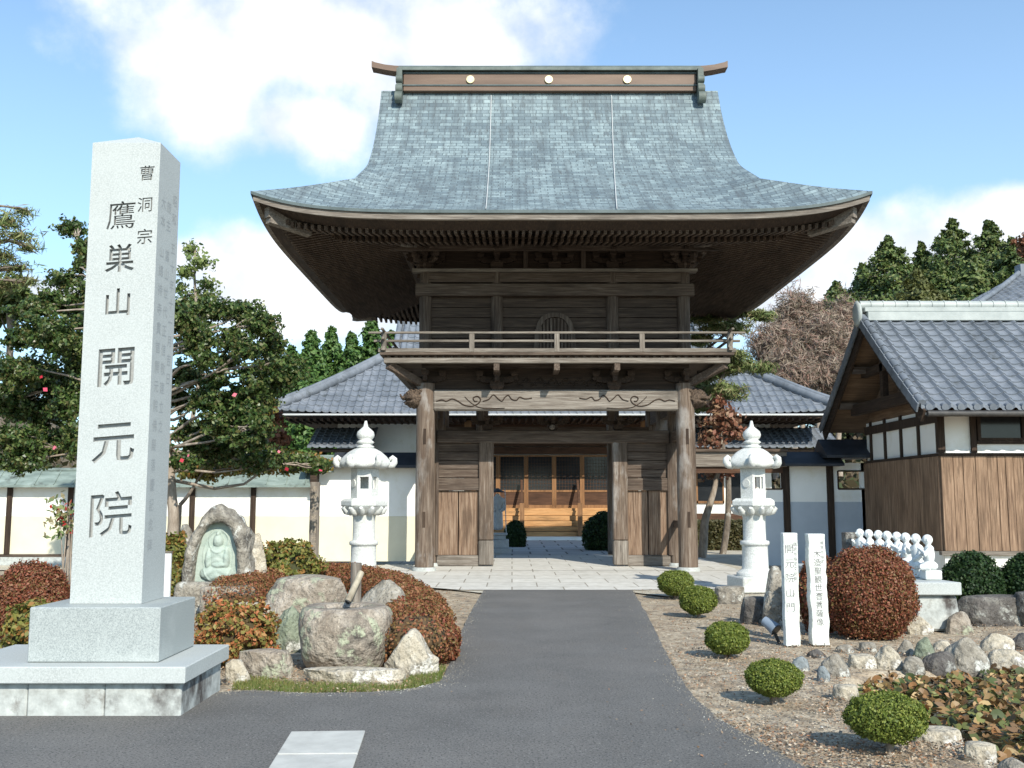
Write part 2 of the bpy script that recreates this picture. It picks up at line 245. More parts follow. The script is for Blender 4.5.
class MB:
    def __init__(s): s.v = []; s.f = []; s.uv = None; s.sm = []
    def add(s, vs, fs, smooth=False):
        b = len(s.v); s.v += [tuple(v) for v in vs]; s.f += [tuple(i + b for i in f) for f in fs]; s.sm += [smooth] * len(fs); return s
    def box(s, x0, x1, y0, y1, z0, z1):
        return s.add([(x0, y0, z0), (x1, y0, z0), (x1, y1, z0), (x0, y1, z0), (x0, y0, z1), (x1, y0, z1), (x1, y1, z1), (x0, y1, z1)],
                     [(0, 3, 2, 1), (4, 5, 6, 7), (0, 1, 5, 4), (1, 2, 6, 5), (2, 3, 7, 6), (3, 0, 4, 7)])
    def cbox(s, c, d): return s.box(c[0] - d[0] / 2, c[0] + d[0] / 2, c[1] - d[1] / 2, c[1] + d[1] / 2, c[2] - d[2] / 2, c[2] + d[2] / 2)
    def bar(s, p, q, w, h, up=(0, 0, 1)):
        p, q = Vector(p), Vector(q); d = (q - p).normalized(); u = Vector(up); r = d.cross(u)
        if r.length < 1e-4: r = d.cross(Vector((1, 0, 0)))
        r.normalize(); u = r.cross(d); vs = []
        for e in (p, q):
            for a, b in ((-1, -1), (1, -1), (1, 1), (-1, 1)): vs.append(e + r * (a * w / 2) + u * (b * h / 2))
        return s.add(vs, [(3, 2, 1, 0), (4, 5, 6, 7), (0, 1, 5, 4), (1, 2, 6, 5), (2, 3, 7, 6), (3, 0, 4, 7)])
    def tube(s, pts, rad, n=8, smooth=True, ecc=1.0):
        pts = [Vector(p) for p in pts]; k = len(pts)
        if isinstance(rad, (int, float)): rad = [rad] * k
        vs = []; ref = None
        for i, p in enumerate(pts):
            d = (pts[min(i + 1, k - 1)] - pts[max(i - 1, 0)]).normalized()
            if ref is None: ref = Vector((0, 0, 1)) if abs(d.z) < .9 else Vector((1, 0, 0))
            a = d.cross(ref).normalized(); b = a.cross(d); ref = b
            for j in range(n):
                t = 2 * PI * j / n; vs.append(p + (a * math.cos(t) + b * math.sin(t) * ecc) * rad[i])
        fs = [(i * n + j, i * n + (j + 1) % n, (i + 1) * n + (j + 1) % n, (i + 1) * n + j) for i in range(k - 1) for j in range(n)]
        s.add(vs, fs, smooth); s.add(vs[:n], [tuple(range(n))[::-1]]); s.add(vs[-n:], [tuple(range(n))]); return s
    def lathe(s, prof, n=24, c=(0, 0, 0), smooth=True, ang=0, sq=None):
        vs = []
        for (r, z) in prof:
            for j in range(n):
                t = 2 * PI * j / n + ang; vs.append((c[0] + r * math.cos(t), c[1] + r * math.sin(t), c[2] + z))
        k = len(prof)
        fs = [(i * n + j, i * n + (j + 1) % n, (i + 1) * n + (j + 1) % n, (i + 1) * n + j) for i in range(k - 1) for j in range(n)]
        s.add(vs, fs, smooth); s.add(vs[:n], [tuple(range(n))[::-1]]); s.add(vs[-n:], [tuple(range(n))]); return s
    def prism(s, poly, y0, y1, f=None):
        """poly: (x, z) outline extruded along y; f maps (x, y, z)"""
        f = f or (lambda x, y, z: (x, y, z)); n = len(poly)
        vs = [f(x, y0, z) for x, z in poly] + [f(x, y1, z) for x, z in poly]
        return s.add(vs, [tuple(range(n)), tuple(range(2 * n - 1, n - 1, -1))] + [((i + 1) % n, i, n + i, n + (i + 1) % n) for i in range(n)])
    def grid(s, fn, us, vs_, smooth=True, uvf=None):
        nu, nv = len(us), len(vs_); b = len(s.v)
        pts = [fn(u, v) for v in vs_ for u in us]
        if uvf is not None:
            if s.uv is None: s.uv = {}
            for i, (u, v) in enumerate([(u, v) for v in vs_ for u in us]): s.uv[b + i] = uvf(u, v)
        return s.add(pts, [(j * nu + i, j * nu + i + 1, (j + 1) * nu + i + 1, (j + 1) * nu + i) for j in range(nv - 1) for i in range(nu - 1)], smooth)
    def build(s, name, m, parent=None, bevel=0, **kw):
        o3 = Vector((0, 0, 0))
        p = parent
        while p is not None:
            if p in ORG: o3 = ORG[p]
            p = p.parent
        me = bpy.data.meshes.new(name)
        me.from_pydata([(x - o3.x, y - o3.y, z - o3.z) for x, y, z in s.v], [], s.f)
        me.materials.append(m)
        if s.uv:
            ul = me.uv_layers.new(name='UVMap')
            for lp in me.loops: ul.data[lp.index].uv = s.uv.get(lp.vertex_index, (0, 0))
        me.polygons.foreach_set('use_smooth', s.sm); me.update()
        o = bpy.data.objects.new(name, me); COL.objects.link(o); o.parent = parent
        if bevel:
            b = o.modifiers.new('bevel', 'BEVEL'); b.width = bevel; b.segments = 1; b.limit_method = 'ANGLE'; b.angle_limit = R(40)
        if kw: tag(o, **kw)
        return o

def np_mesh(name, verts, nper, m, parent=None, **kw):
    """verts (n, nper, 3) -> one mesh of n loose faces"""
    o3 = Vector((0, 0, 0)); p = parent
    while p is not None:
        if p in ORG: o3 = ORG[p]
        p = p.parent
    n = len(verts); v = verts.reshape(-1, 3) - np.array(o3)
    me = bpy.data.meshes.new(name); me.vertices.add(n * nper); me.vertices.foreach_set('co', v.ravel().astype(np.float32))
    me.loops.add(n * nper); me.loops.foreach_set('vertex_index', np.arange(n * nper, dtype=np.int32))
    me.polygons.add(n); me.polygons.foreach_set('loop_start', np.arange(0, n * nper, nper, dtype=np.int32))
    me.polygons.foreach_set('loop_total', np.full(n, nper, dtype=np.int32)); me.materials.append(m); me.update(calc_edges=True)
    o = bpy.data.objects.new(name, me); COL.objects.link(o); o.parent = parent
    if kw: tag(o, **kw)
    return o

rng = np.random.default_rng(7); random.seed(7)
def unit(a): return a / np.maximum(np.linalg.norm(a, axis=1, keepdims=True), 1e-6)
def leaves(pts, nrm, size, aspect=1.6, jit=.9, up=0.0):
    """diamond leaves at pts, facing roughly nrm"""
    n = len(pts); nr = unit(nrm + rng.normal(0, jit, (n, 3)) + np.array([0, 0, up]))
    t = unit(np.cross(nr, rng.normal(0, 1, (n, 3)))); b = np.cross(nr, t)
    s = (size * rng.uniform(.65, 1.3, n))[:, None]
    q = np.stack([pts - t * s * aspect * .5, pts - b * s * .5 + nr * s * .08, pts + t * s * aspect * .5, pts + b * s * .5 + nr * s * .08], axis=1)
    return q
def blob_pts(c, r, n, shell=.55, lump=.16, seed=0):
    d = unit(rng.normal(0, 1, (n, 3))); k = rng.uniform(shell, 1.0, n) ** .6
    c = np.array(c); ph = rng.uniform(0, 6, 6)
    l = 1 + lump * (np.sin(d[:, 0] * 5 + ph[0]) * np.sin(d[:, 2] * 6 + ph[1]) + .6 * np.sin(d[:, 1] * 9 + ph[2] + d[:, 0] * 7))
    return c + d * np.array(r) * (k * l)[:, None], d

def icos(sub=3):
    bm = bmesh.new(); bmesh.ops.create_icosphere(bm, subdivisions=sub, radius=1); bm.verts.ensure_lookup_table()
    v = [x.co.copy() for x in bm.verts]; f = [tuple(y.index for y in x.verts) for x in bm.faces]; bm.free(); return v, f
ICO = {k: icos(k) for k in (2, 3, 4)}

def text_mesh(ch, size, shear=.07, bold=.0):
    c = bpy.data.curves.new('glyph', 'FONT'); c.body = ch; c.size = size; c.resolution_u = 2; c.offset = bold * size; c.fill_mode = 'BOTH'
    o = bpy.data.objects.new('glyph', c); COL.objects.link(o); dg = bpy.context.evaluated_depsgraph_get(); dg.update()
    m = bpy.data.meshes.new_from_object(o.evaluated_get(dg)); vs = [v.co.copy() for v in m.vertices]; fs = [tuple(p.vertices) for p in m.polygons]
    bpy.data.objects.remove(o); bpy.data.curves.remove(c); bpy.data.meshes.remove(m)
    vs = [(x - size * .49, y - size * .38 + (x - size * .49) * shear) for x, y, z in vs]
    return vs, fs
def write_flat(mb, ch, cx, cz, size, place, bold=0, shear=.07, sx=1):
    vs, fs = text_mesh(ch, size, shear, bold); mb.add([place(cx + x * sx, cz + y) for x, y in vs], fs)

# ------------------------------------------------------------------ ground, roads, water
PONDPX = [(842, 684), (856, 676), (880, 671), (930, 672), (1000, 662), (1080, 655), (1200, 660), (1300, 900), (1040, 800), (1000, 762), (965, 742), (925, 730), (915, 712), (880, 700), (850, 694)]
PZ = -.10
POND = [G(x, y, 0) for x, y in PONDPX]
def in_poly(x, y, poly):
    c = False; n = len(poly)
    for i in range(n):
        x1, y1 = poly[i]; x2, y2 = poly[(i + 1) % n]
        if (y1 > y) != (y2 > y) and x < (x2 - x1) * (y - y1) / (y2 - y1) + x1: c = not c
    return c
def dist_poly(x, y, poly):
    best = 1e9; n = len(poly)
    for i in range(n):
        x1, y1 = poly[i]; x2, y2 = poly[(i + 1) % n]; dx, dy = x2 - x1, y2 - y1
        t = max(0, min(1, ((x - x1) * dx + (y - y1) * dy) / (dx * dx + dy * dy + 1e-9)))
        best = min(best, math.hypot(x - x1 - t * dx, y - y1 - t * dy))
    return best
px_min = min(p[0] for p in POND); px_max = max(p[0] for p in POND); py_min = min(p[1] for p in POND); py_max = max(p[1] for p in POND)
def ground_z(x, y):
    z = 0.0
    if px_min < x < px_max and py_min < y < py_max and in_poly(x, y, POND): z = -min(.45, dist_poly(x, y, POND) * 1.6)
    return z
g = MB()
xs = list(np.arange(-13, 17.01, .2)); ys = list(np.arange(2, 34.01, .2))
XS = [-900, -300, -100, -40, -20] + xs + [25, 45, 100, 300, 900]; YS = [-60, -20, -5] + ys + [45, 60, 100, 300, 1500]
g.grid(lambda x, y: (x, y, ground_z(x, y) - .004 + (.012 * noise.noise((x * 1.3, y * 1.3, 0)) if 3 < y < 30 and -13 < x < 16 else 0) - .01), XS, YS)
g.build('ground', soil, label='bare garden earth and gravel around the road', kind='structure')

def sheet(name, poly, z, m, kind='structure', label=None, th=0):
    me = MB(); n = len(poly)
    me.add([(x, y, z) for x, y in poly], [tuple(range(n))])
    if th: me.add([(x, y, z) for x, y in poly] + [(x, y, z - th) for x, y in poly], [((i + 1) % n, i, n + i, n + (i + 1) % n) for i in range(n)])
    o = me.build(name, m); bm = bmesh.new(); bm.from_mesh(o.data); bmesh.ops.triangulate(bm, faces=[f for f in bm.faces if len(f.verts) > 4]); 
    bmesh.ops.recalc_face_normals(bm, faces=bm.faces); 
    for f in bm.faces:
        if abs(f.normal.z) > .9 and f.normal.z < 0: f.normal_flip()
    bm.to_mesh(o.data); bm.free()
    return tag(o, label, kind=kind)
road_px = [(486, 587), (478, 600), (468, 618), (460, 636), (452, 655), (447, 672), (440, 683), (415, 690), (370, 694), (300, 695), (255, 692), (222, 694), (120, 705), (0, 712), (-300, 712)]
road_r = [(630, 587), (641, 605), (652, 625), (664, 650), (678, 676), (694, 699), (716, 719), (744, 736), (775, 753), (804, 769), (850, 792), (960, 835)]
road = [G(*p) for p in road_px] + [(-12, 2.4), (-12, -3), (9, -3), (9, 2.6)] + [G(*p) for p in road_r[::-1]]
def smooth_poly(p, amp=.02):
    out_ = []
    for i in range(len(p)):
        a, b = p[i], p[(i + 1) % len(p)]; d = math.hypot(b[0] - a[0], b[1] - a[1]); k = max(1, min(12, int(d / .18)))
        for j in range(k):
            t = j / k; x = a[0] + (b[0] - a[0]) * t; y = a[1] + (b[1] - a[1]) * t
            out_.append((x + amp * noise.noise((x * 4, y * 4, 3)), y + amp * noise.noise((x * 4, y * 4, 9))))
    return out_
sheet('asphalt_road', smooth_poly(road), .016, asphalt, label='grey asphalt drive leading up to the gate')
# sand court and stone paving
sheet('courtyard_ground', [(-9, 22.9), (8, 22.9), (8, 19.0), (4.4, 15.6), (2.9, 15.8), (2.05, 17.0), (-.55, 17.0), (-1.1, 17.6), (-2.3, 18.6), (-6, 21.2), (-14, 23), (-20, 60), (30, 60), (14, 26), (8.2, 22.9)], .008, sand, label='pale sand court before and behind the gate')
pv = [(-3.1, 19.2), (-.9, 17.4), (2.2, 17.4), (3.6, 17.6), (5.2, 20.2), (5.2, 22.0), (-3.1, 22.0)]
sheet('stone_apron', pv, .020, paving, label='pale stone paving in front of the gate')
sheet('gate_floor', [(-3.0, 22.004), (5.0, 22.004), (5.0, 28), (-3.0, 28)], .024, paving, label='pale stone paving under the gate')
path_m = mat('path_slabs', [(.3, (.40, .39, .37)), (.7, (.52, .51, .48))], scale=4, rough=.8, bump=.1, brick=(1.05, 1.3, .03, (.85, .85, .85), (1, 1, 1), (.3, .29, .27)))
sheet('stone_path', [(-.35, 28.01), (2.65, 28.01), (3.5, 38.6), (.1, 38.6)], .026, path_m, label='slab path from the gate to the main hall')
# pond water
pw = [(x, y) for x, y in POND]
water_m = mat('pond_water', [(.3, (.010, .014, .010)), (.7, (.022, .028, .018))], scale=2, rough=.08, bump=.05, bscale=6)
cxp = sum(p[0] for p in pw) / len(pw); cyp = sum(p[1] for p in pw) / len(pw)
sheet('pond_water', [(cxp + (x - cxp) * 1.03, cyp + (y - cyp) * 1.03) for x, y in pw], PZ, water_m, label='dark still pond water between the lily leaves')
# concrete drain cover in the asphalt
cv = [G(291, 736), G(365, 735), G(347, 790), G(258, 790)]
cvr = thing('drain_cover', 'pale concrete drain cover let into the asphalt in front of the stone pillar', 'drain cover', (cv[0][0], cv[0][1], .016))
def lerp2(a, b, t): return (a[0] + (b[0] - a[0]) * t, a[1] + (b[1] - a[1]) * t)
for k, (t0, t1) in enumerate(((0, .47), (.49, 1))):
    q = [lerp2(cv[0], cv[3], t0), lerp2(cv[1], cv[2], t0), lerp2(cv[1], cv[2], t1), lerp2(cv[0], cv[3], t1)]
    MB().add([(x, y, .017) for x, y in q] + [(x, y, .03) for x, y in q], [(4, 5, 6, 7), (0, 1, 5, 4), (1, 2, 6, 5), (2, 3, 7, 6), (3, 0, 4, 7)]).build('concrete_slab', concrete, cvr, bevel=.004)

# ------------------------------------------------------------------ stele
st = thing('stone_pillar', 'tall square granite name pillar with carved characters on a stepped base left of the drive', 'stone pillar', (-3.08, 7.96, 0))
fm = MB(); sw = (4.02 - 2.36) / 3
for i in range(3):
    x1 = -2.37 - i * sw; fm.box(x1 - sw + .004, x1, 7.37, 8.36, 0, .246)
fm.build('foundation', gran_old, st, bevel=.012)
MB().box(-4.09, -2.325, 7.30, 8.42, .249, .368).build('base_slab', gran, st, bevel=.008)
MB().box(-3.54, -2.58, 7.48, 8.30, .370, .765).build('plinth', gran_base, st, bevel=.008)
X0, X1, Y0, Y1, ZB, ZT, ZA = -3.352, -2.808, 7.72, 8.20, .767, 4.385, 4.52
pm = MB(); cx, cy = (X0 + X1) / 2, (Y0 + Y1) / 2
pm.add([(X0, Y0, ZB), (X1, Y0, ZB), (X1, Y1, ZB), (X0, Y1, ZB), (X0, Y0, ZT), (X1, Y0, ZT), (X1, Y1, ZT), (X0, Y1, ZT), (cx, cy, ZA)],
       [(0, 3, 2, 1), (0, 1, 5, 4), (1, 2, 6, 5), (2, 3, 7, 6), (3, 0, 4, 7), (4, 5, 8), (5, 6, 8), (6, 7, 8), (7, 4, 8)])
pillar = pm.build('pillar', gran, st)
big = [('鷹', 121, 215, 29), ('巣', 119.5, 258, 28), ('山', 117.5, 302, 28), ('開', 115.5, 366, 39), ('元', 113, 441, 41), ('院', 109.5, 514, 43)]
small = [('曹', 147, 173, 15.5), ('洞', 145, 204.5, 15.5), ('宗', 144.5, 236.5, 15.5)]
def cutter(chars, place, depth, name):
    bm = bmesh.new()
    for ch, u, w, size, bold in chars:
        vs, fs = text_mesh(ch, size, .08, bold)
        n = len(vs); b2 = bmesh.new()
        vv = [b2.verts.new((u + x, w + y, 0)) for x, y in vs]
        for f in fs:
            try: b2.faces.new([vv[i] for i in f])
            except ValueError: pass
        bmesh.ops.remove_doubles(b2, verts=b2.verts, dist=1e-5)
        ex = bmesh.ops.extrude_face_region(b2, geom=list(b2.faces)); top = [e for e in ex['geom'] if isinstance(e, bmesh.types.BMVert)]
        for v in top: v.co.z = 1
        bmesh.ops.recalc_face_normals(b2, faces=b2.faces)
        m_ = bpy.data.meshes.new('t'); b2.to_mesh(m_); b2.free(); bm.from_mesh(m_); bpy.data.meshes.remove(m_)
    for v in bm.verts: v.co = Vector(place(v.co.x, v.co.y, (v.co.z * (depth + .02)) - depth))
    bmesh.ops.recalc_face_normals(bm, faces=bm.faces)
    me = bpy.data.meshes.new(name); bm.to_mesh(me); bm.free(); me.materials.append(carve)
    o = bpy.data.objects.new(name, me); COL.objects.link(o); return o
def volume(me):
    bm = bmesh.new(); bm.from_mesh(me); v = bm.calc_volume(); bm.free(); return v
pillar.data.materials.append(carve)
def glyph_area(ch, size, bo):
    vs, fs = text_mesh(ch, size, .08, bo); ar = 0
    for f in fs:
        q = [vs[i] for i in f]; ar += abs(sum(q[i][0] * q[(i + 1) % len(q)][1] - q[(i + 1) % len(q)][0] * q[i][1] for i in range(len(q)))) / 2
    return ar
def carve_into(ob, glyphs, depth, se):
    c1 = cutter(glyphs, lambda u, w, d: (u, Y0 - d, w), depth, 'cut')
    md = ob.modifiers.new('carve', 'BOOLEAN'); md.operation = 'DIFFERENCE'; md.solver = 'EXACT'; md.use_self = se; md.object = c1
    dg = bpy.context.evaluated_depsgraph_get(); dg.update(); nm = bpy.data.meshes.new_from_object(ob.evaluated_get(dg)); ob.modifiers.clear(); bpy.data.objects.remove(c1)
    return nm
v0 = volume(pillar.data); groups = {.035: [], .02: []}; base_me = pillar.data
for ch, px, py, s_ in big + small:
    x, z = at(px, py, Y0); size = s_ * .0084; dep_ = .02 if s_ < 20 else .035
    for bo in ((.008, .004, 0) if s_ < 20 else (.013, .010, .008, .006, .003, 0)):
        ar = glyph_area(ch, size, bo); nm = carve_into(pillar, [(ch, x, z, size, bo)], dep_, False); rem = v0 - volume(nm)
        if abs(rem - ar * dep_) < .02 * ar * dep_: groups[dep_].append((ch, x, z, size, bo)); print('engraved', ch, bo, flush=True); break
for dep_, gl in groups.items():
    v1 = volume(pillar.data); nm = carve_into(pillar, gl, dep_, False); want = sum(glyph_area(g_[0], g_[3], g_[4]) for g_ in gl) * dep_
    print('engrave group', len(gl), v1 - volume(nm), want, len(nm.polygons), flush=True)
    if abs(v1 - volume(nm) - want) < .05 * want: nm.name = 'pillar'; pillar.data = nm
# the small columns on the right face (worn, mostly illegible)
cols_ = ['昭和年月大本山開山', '當山住職代佛殿建立寄進開元院', '明治大正檀信徒總代世話人石工開眼供養']
sm_ = MB()
for k, (txt, yy, z0) in enumerate(zip(['昭和五十年十一月吉日', '施主當山世代正信敬建立之', '大本山總持寺貫首開元院佛殿落慶記念碑'], (8.10, 7.97, 7.84), (4.02, 3.93, 3.93))):
    z = z0
    for i, ch in enumerate(txt):
        write_flat(sm_, ch, yy, z, .105, lambda u, w: (X1 + .0012, u, w)); z -= .155 if i != 1 else .25
sm_.build('side_inscription', ink_soft, st)

# ------------------------------------------------------------------ gate
GX, GYC = .96, 24.55
gate = thing('temple_gate', 'two-storey weathered timber temple gate with balcony and curved copper roof', 'temple gate', (GX, 22.0, 0))
RX, RY = 6.02, 5.7; XG = 4.3
PD = [(0, 7.12), (.5, 7.34), (1, 7.60), (1.9, 8.14), (2.6, 8.58), (3.25, 9.02), (3.9, 9.55), (4.45, 10.08), (5.0, 10.76), (5.4, 11.36), (5.7, 11.94)]
def prof(d, T=PD):
    d = max(0, min(T[-1][0], d))
    for i in range(len(T) - 1):
        if d <= T[i + 1][0]:
            t = (d - T[i][0]) / (T[i + 1][0] - T[i][0])
            p0 = T[max(i - 1, 0)]; p3 = T[min(i + 2, len(T) - 1)]
            m1 = (T[i + 1][1] - p0[1]) / (T[i + 1][0] - p0[0]); m2 = (p3[1] - T[i][1]) / (p3[0] - T[i][0]); h = T[i + 1][0] - T[i][0]
            t2, t3 = t * t, t * t * t
            return (2 * t3 - 3 * t2 + 1) * T[i][1] + (t3 - 2 * t2 + t) * h * m1 + (-2 * t3 + 3 * t2) * T[i + 1][1] + (t3 - t2) * h * m2
def lift(x, y): return .38 * (min(1, abs(x) / RX) * min(1, abs(y) / RY)) ** 6
def lift2(s_, d): return .38 * abs(s_) ** 6 * max(0, 1 - (d / 3.6) ** 2)
ARC = [0]; 
for i in range(1, 115): ARC.append(ARC[-1] + math.hypot(.05, prof(i * .05) - prof(i * .05 - .05)))
def arc(d): k = d / .05; i = min(int(k), 113); return ARC[i] + (ARC[i + 1] - ARC[i]) * (k - i)
roof = MB(); ss = list(np.linspace(-1, 1, 61)); ds = list(np.linspace(0, 1.72, 12)) + list(np.linspace(1.8, 5.7, 30))
def w_(d): return RX - d if d < 1.72 else XG
for sg in (-1, 1):
    f_ = lambda s_, d, sg=sg: (GX + s_ * w_(d), GYC + sg * (RY - d), prof(d) + lift2(s_, d))
    roof.grid(f_ if sg == -1 else (lambda s_, d, f_=f_: f_(-s_, d)), ss, ds, uvf=lambda s_, d: (s_ * w_(d) + 20, arc(d)))
ds2 = list(np.linspace(0, 2.5, 16))
for sg in (-1, 1):
    f2 = lambda s_, d, sg=sg: (GX + sg * (RX - d), GYC + s_ * sg * (RY - d), prof(d) + lift2(s_, d) * (1 if d < 1.73 else max(0, 1 - (d - 1.73) / .15)) - (0 if d < 1.73 else .04))
    roof.grid(f2, ss, ds2, uvf=lambda s_, d: (s_ * (RY - d) + 20, arc(d)))
# verge thickness (rolled copper edge) on the gables
for sg in (-1, 1):
    for sy in (-1, 1):
        dd = np.linspace(1.72, 5.7, 26); vs = []
        for d in dd:
            y = GYC + sy * (RY - d); z = prof(d) + lift2(1, d)
            vs += [(GX + sg * XG, y, z), (GX + sg * (XG + .0), y, z - .30), (GX + sg * (XG - .25), y, z - .30)]
        roof.add(vs, [(3 * i + a, 3 * i + a + 1, 3 * i + 4 + a, 3 * i + 3 + a) for i in range(len(dd) - 1) for a in (0, 1)], True)
roof.build('copper_roof', copper, gate)
# gable pediments
gm = MB()
for sg in (-1, 1):
    dd = list(np.linspace(2.35, 5.7, 18)); poly = [(GYC - (RY - d), prof(d) - .12) for d in dd]; poly += [(2 * GYC - y, z) for y, z in poly[::-1][1:]]
    n = len(poly); vs = [(GX + sg * 3.55, y, z) for y, z in poly]; gm.add(vs, [tuple(range(n))])
gm.build('gable_pediment', dkz, gate)
# eave edge: copper drip, pale board, inner dark board
def eave_ring(y_in, z_hi, z_lo, o_in=0.0, w=.12, n=60):
    """band following the eave on four sides, inset y_in from the edge"""
    b = MB()
    for side in range(4):
        t = np.linspace(-1, 1, n); vs = []
        for q in t:
            ax, ay = RX - y_in, RY - y_in
            if side == 0: x, y = q * ax, -ay; ix, iy = q * (ax - w), -(ay - w)
            elif side == 1: x, y = ax, q * ay; ix, iy = (ax - w), q * (ay - w)
            elif side == 2: x, y = -q * ax, ay; ix, iy = -q * (ax - w), (ay - w)
            else: x, y = -ax, -q * ay; ix, iy = -(ax - w), -q * (ay - w)
            lf = lift(x * RX / ax, y * RY / ay)
            vs += [(GX + x, GYC + y, z_hi + lf), (GX + x, GYC + y, z_lo + lf), (GX + ix, GYC + iy, z_lo + lf)]
        b.add(vs, [(3 * i + a, 3 * i + a + 1, 3 * i + 4 + a, 3 * i + 3 + a) for i in range(n - 1) for a in (0, 1)])
    return b
eave_ring(-.012, 7.125, 7.065, w=.10).build('copper_eave_edge', dark_copper, gate)
eave_ring(.03, 7.068, 6.945, w=.10).build('eave_fascia', lwx, gate)
def zu(d): return 6.86 + .20 * max(0, d - .5)
b = MB(); n = 60
for side in range(4):                     # sloping dark boards between fascia and rafter ends, then the boarding above the rafters
    t = np.linspace(-1, 1, n)
    rows = [(.12, 6.95), (.48, 6.84), (.50, 6.93), (1.6, 7.14), (3.2, 7.47)]
    vs = []
    for (d, z) in rows:
        for q in t:
            ax, ay = RX - d, RY - d
            x, y = [(q * ax, -ay), (ax, q * ay), (-q * ax, ay), (-ax, -q * ay)][side]
            vs.append((GX + x, GYC + y, z + lift(x * RX / ax, y * RY / ay) * max(0, 1 - d / 2.6)))
    b.add(vs, [(j * n + i, j * n + i + 1, (j + 1) * n + i + 1, (j + 1) * n + i) for j in range(len(rows) - 1) for i in range(n - 1)])
b.build('eave_boarding', dky, gate)  # dark timber here carries the under-eave shade in its colour
def rafter(side, q):
    b = MB(); lim = RX if side in (0, 2) else RY; wall = RY - 2.7 if side in (0, 2) else RX - 2.95
    far = 3.1; d1 = min(far, lim - abs(q) + .15)
    if d1 < .62: return None
    segs = [(.46, min(d1, 1.75), .0), (1.35, d1, -.10)]
    for a, c, dz in segs:
        if c <= a + .05: continue
        pts = []
        for d in (a, c):
            x, y = {0: (q, -(RY - d)), 2: (q, RY - d), 1: (RX - d, q), 3: (-(RX - d), q)}[side]
            lf = lift(q if side in (0, 2) else RX, q if side in (1, 3) else RY) * max(0, 1 - d / 2.6)
            pts.append((GX + x, GYC + y, zu(d) + .0 + dz + lf - .035))
        b.bar(pts[0], pts[1], .06, .10)
    return b
rl = wood('eave_shade_rafter_wood', [(.3, (.03, .018, .012)), (.5, (.075, .05, .034)), (.72, (.16, .12, .085))], 'y')  # rafters darkened: shade beneath the eave put into the wood colour
q = -5.86; k = 0
while q < 5.87:
    r = rafter(0, q)
    if r: r.build('rafter', rl, gate); k += 1
    q += .135
print('rafters', k)
sm = MB()
for side, lim in ((1, 5.5), (3, 5.5), (2, 5.8)):
    q = -lim
    while q < lim:
        r = rafter(side, q)
        if r: sm.add(r.v, r.f)
        q += .15
o = sm.build('side_rafters', rl, gate); o['kind'] = 'stuff'
for sx in (-1, 1):                         # corner hip beams
    for sy in (-1, 1):
        h = MB(); h.bar((GX + sx * (RX - .25), GYC + sy * (RY - .25), 6.98 + .18), (GX + sx * 2.9, GYC + sy * 2.6, 7.22), .16, .22)
        h.bar((GX + sx * (RX - .28), GYC + sy * (RY - .28), 7.02), (GX + sx * (RX - .95), GYC + sy * (RY - .95), 6.93), .17, .16)
        h.build('hip_rafter', lwy, gate)
# ridge
ridge_m = mat('dull_ridge_copper', [(.3, (.065, .08, .07)), (.7, (.14, .165, .145))], scale=3, rough=.6)
rg = MB().box(GX - 3.72, GX + 3.72, GYC - .19, GYC + .19, 11.86, 12.36).build('ridge_box', brown_copper, gate, bevel=.01)
b = MB()
for z in (11.99, 12.31): b.box(GX - 3.73, GX + 3.73, GYC - .215, GYC + .215, z, z + .03)
b.build('ridge_moulding', dark_copper, rg)
b = MB(); 
b.prism([(-.30, 12.37), (.30, 12.37), (.27, 12.46), (.12, 12.56), (-.12, 12.56), (-.27, 12.46)], GX - 3.85, GX + 3.85, lambda x, y, z: (y, GYC + x, z))
b.build('ridge_cap', ridge_m, gate)
for sg in (-1, 1):                          # horns of the ridge and demon-tile boards
    hb = MB()
    prof_ = [(3.74, 12.37, 12.53), (3.95, 12.39, 12.54), (4.2, 12.43, 12.57), (4.45, 12.485, 12.63), (4.54, 12.50, 12.67)]
    vs = []
    for (x, z0, z1) in prof_:
        for (yy, zz) in ((-.17, z0), (.17, z0), (.17, z1), (-.17, z1)): vs.append((GX + sg * x, GYC + yy, zz))
    fs = [(4 * i + a, 4 * i + (a + 1) % 4, 4 * i + 4 + (a + 1) % 4, 4 * i + 4 + a) for i in range(4) for a in range(4)] + [(0, 1, 2, 3), (16, 19, 18, 17)]
    hb.add(vs, fs); hb.build('ridge_horn', brown_copper, gate)
    eb = MB(); x0, x1 = sorted((GX + sg * 3.74, GX + sg * 3.88))
    eb.box(x0, x1, GYC - .36, GYC + .36, 11.75, 12.40)
    eb.tube([(x0 - .02, GYC - .40, 11.60), (x1 + .02, GYC - .40, 11.60)], .15, 12); eb.tube([(x0 - .015, GYC - .34, 11.84), (x1 + .015, GYC - .34, 11.84)], .12, 12); eb.tube([(x0 - .01, GYC - .34, 12.1), (x1 + .01, GYC - .34, 12.1)], .10, 12)
    eb.tube([(x0 - .02, GYC + .40, 11.60), (x1 + .02, GYC + .40, 11.60)], .15, 12)
    eb.build('ridge_end_board', ridge_m, gate)
for px in (471, 551, 631):
    x = GX + (px - 552) * .0249
    c_ = MB().tube([(x, GYC - .232, 12.15), (x, GYC - .192, 12.15)], .10, 20).build('crest', gold, rg)
# lightning conductor cables down the roof
for px0, px1 in ((491, 486), (612, 616)):
    pts = []
    for d in np.linspace(5.6, .05, 16):
        t = 1 - d / 5.6; x = ((px0 + (px1 - px0) * t) - 512) / .965 / 1000 * (GYC - RY + d)
        pts.append((x, GYC - (RY - d) - .01, prof(d) + .03))
    MB().tube(pts, .012, 5).build('roof_cable', wiremat, gate)

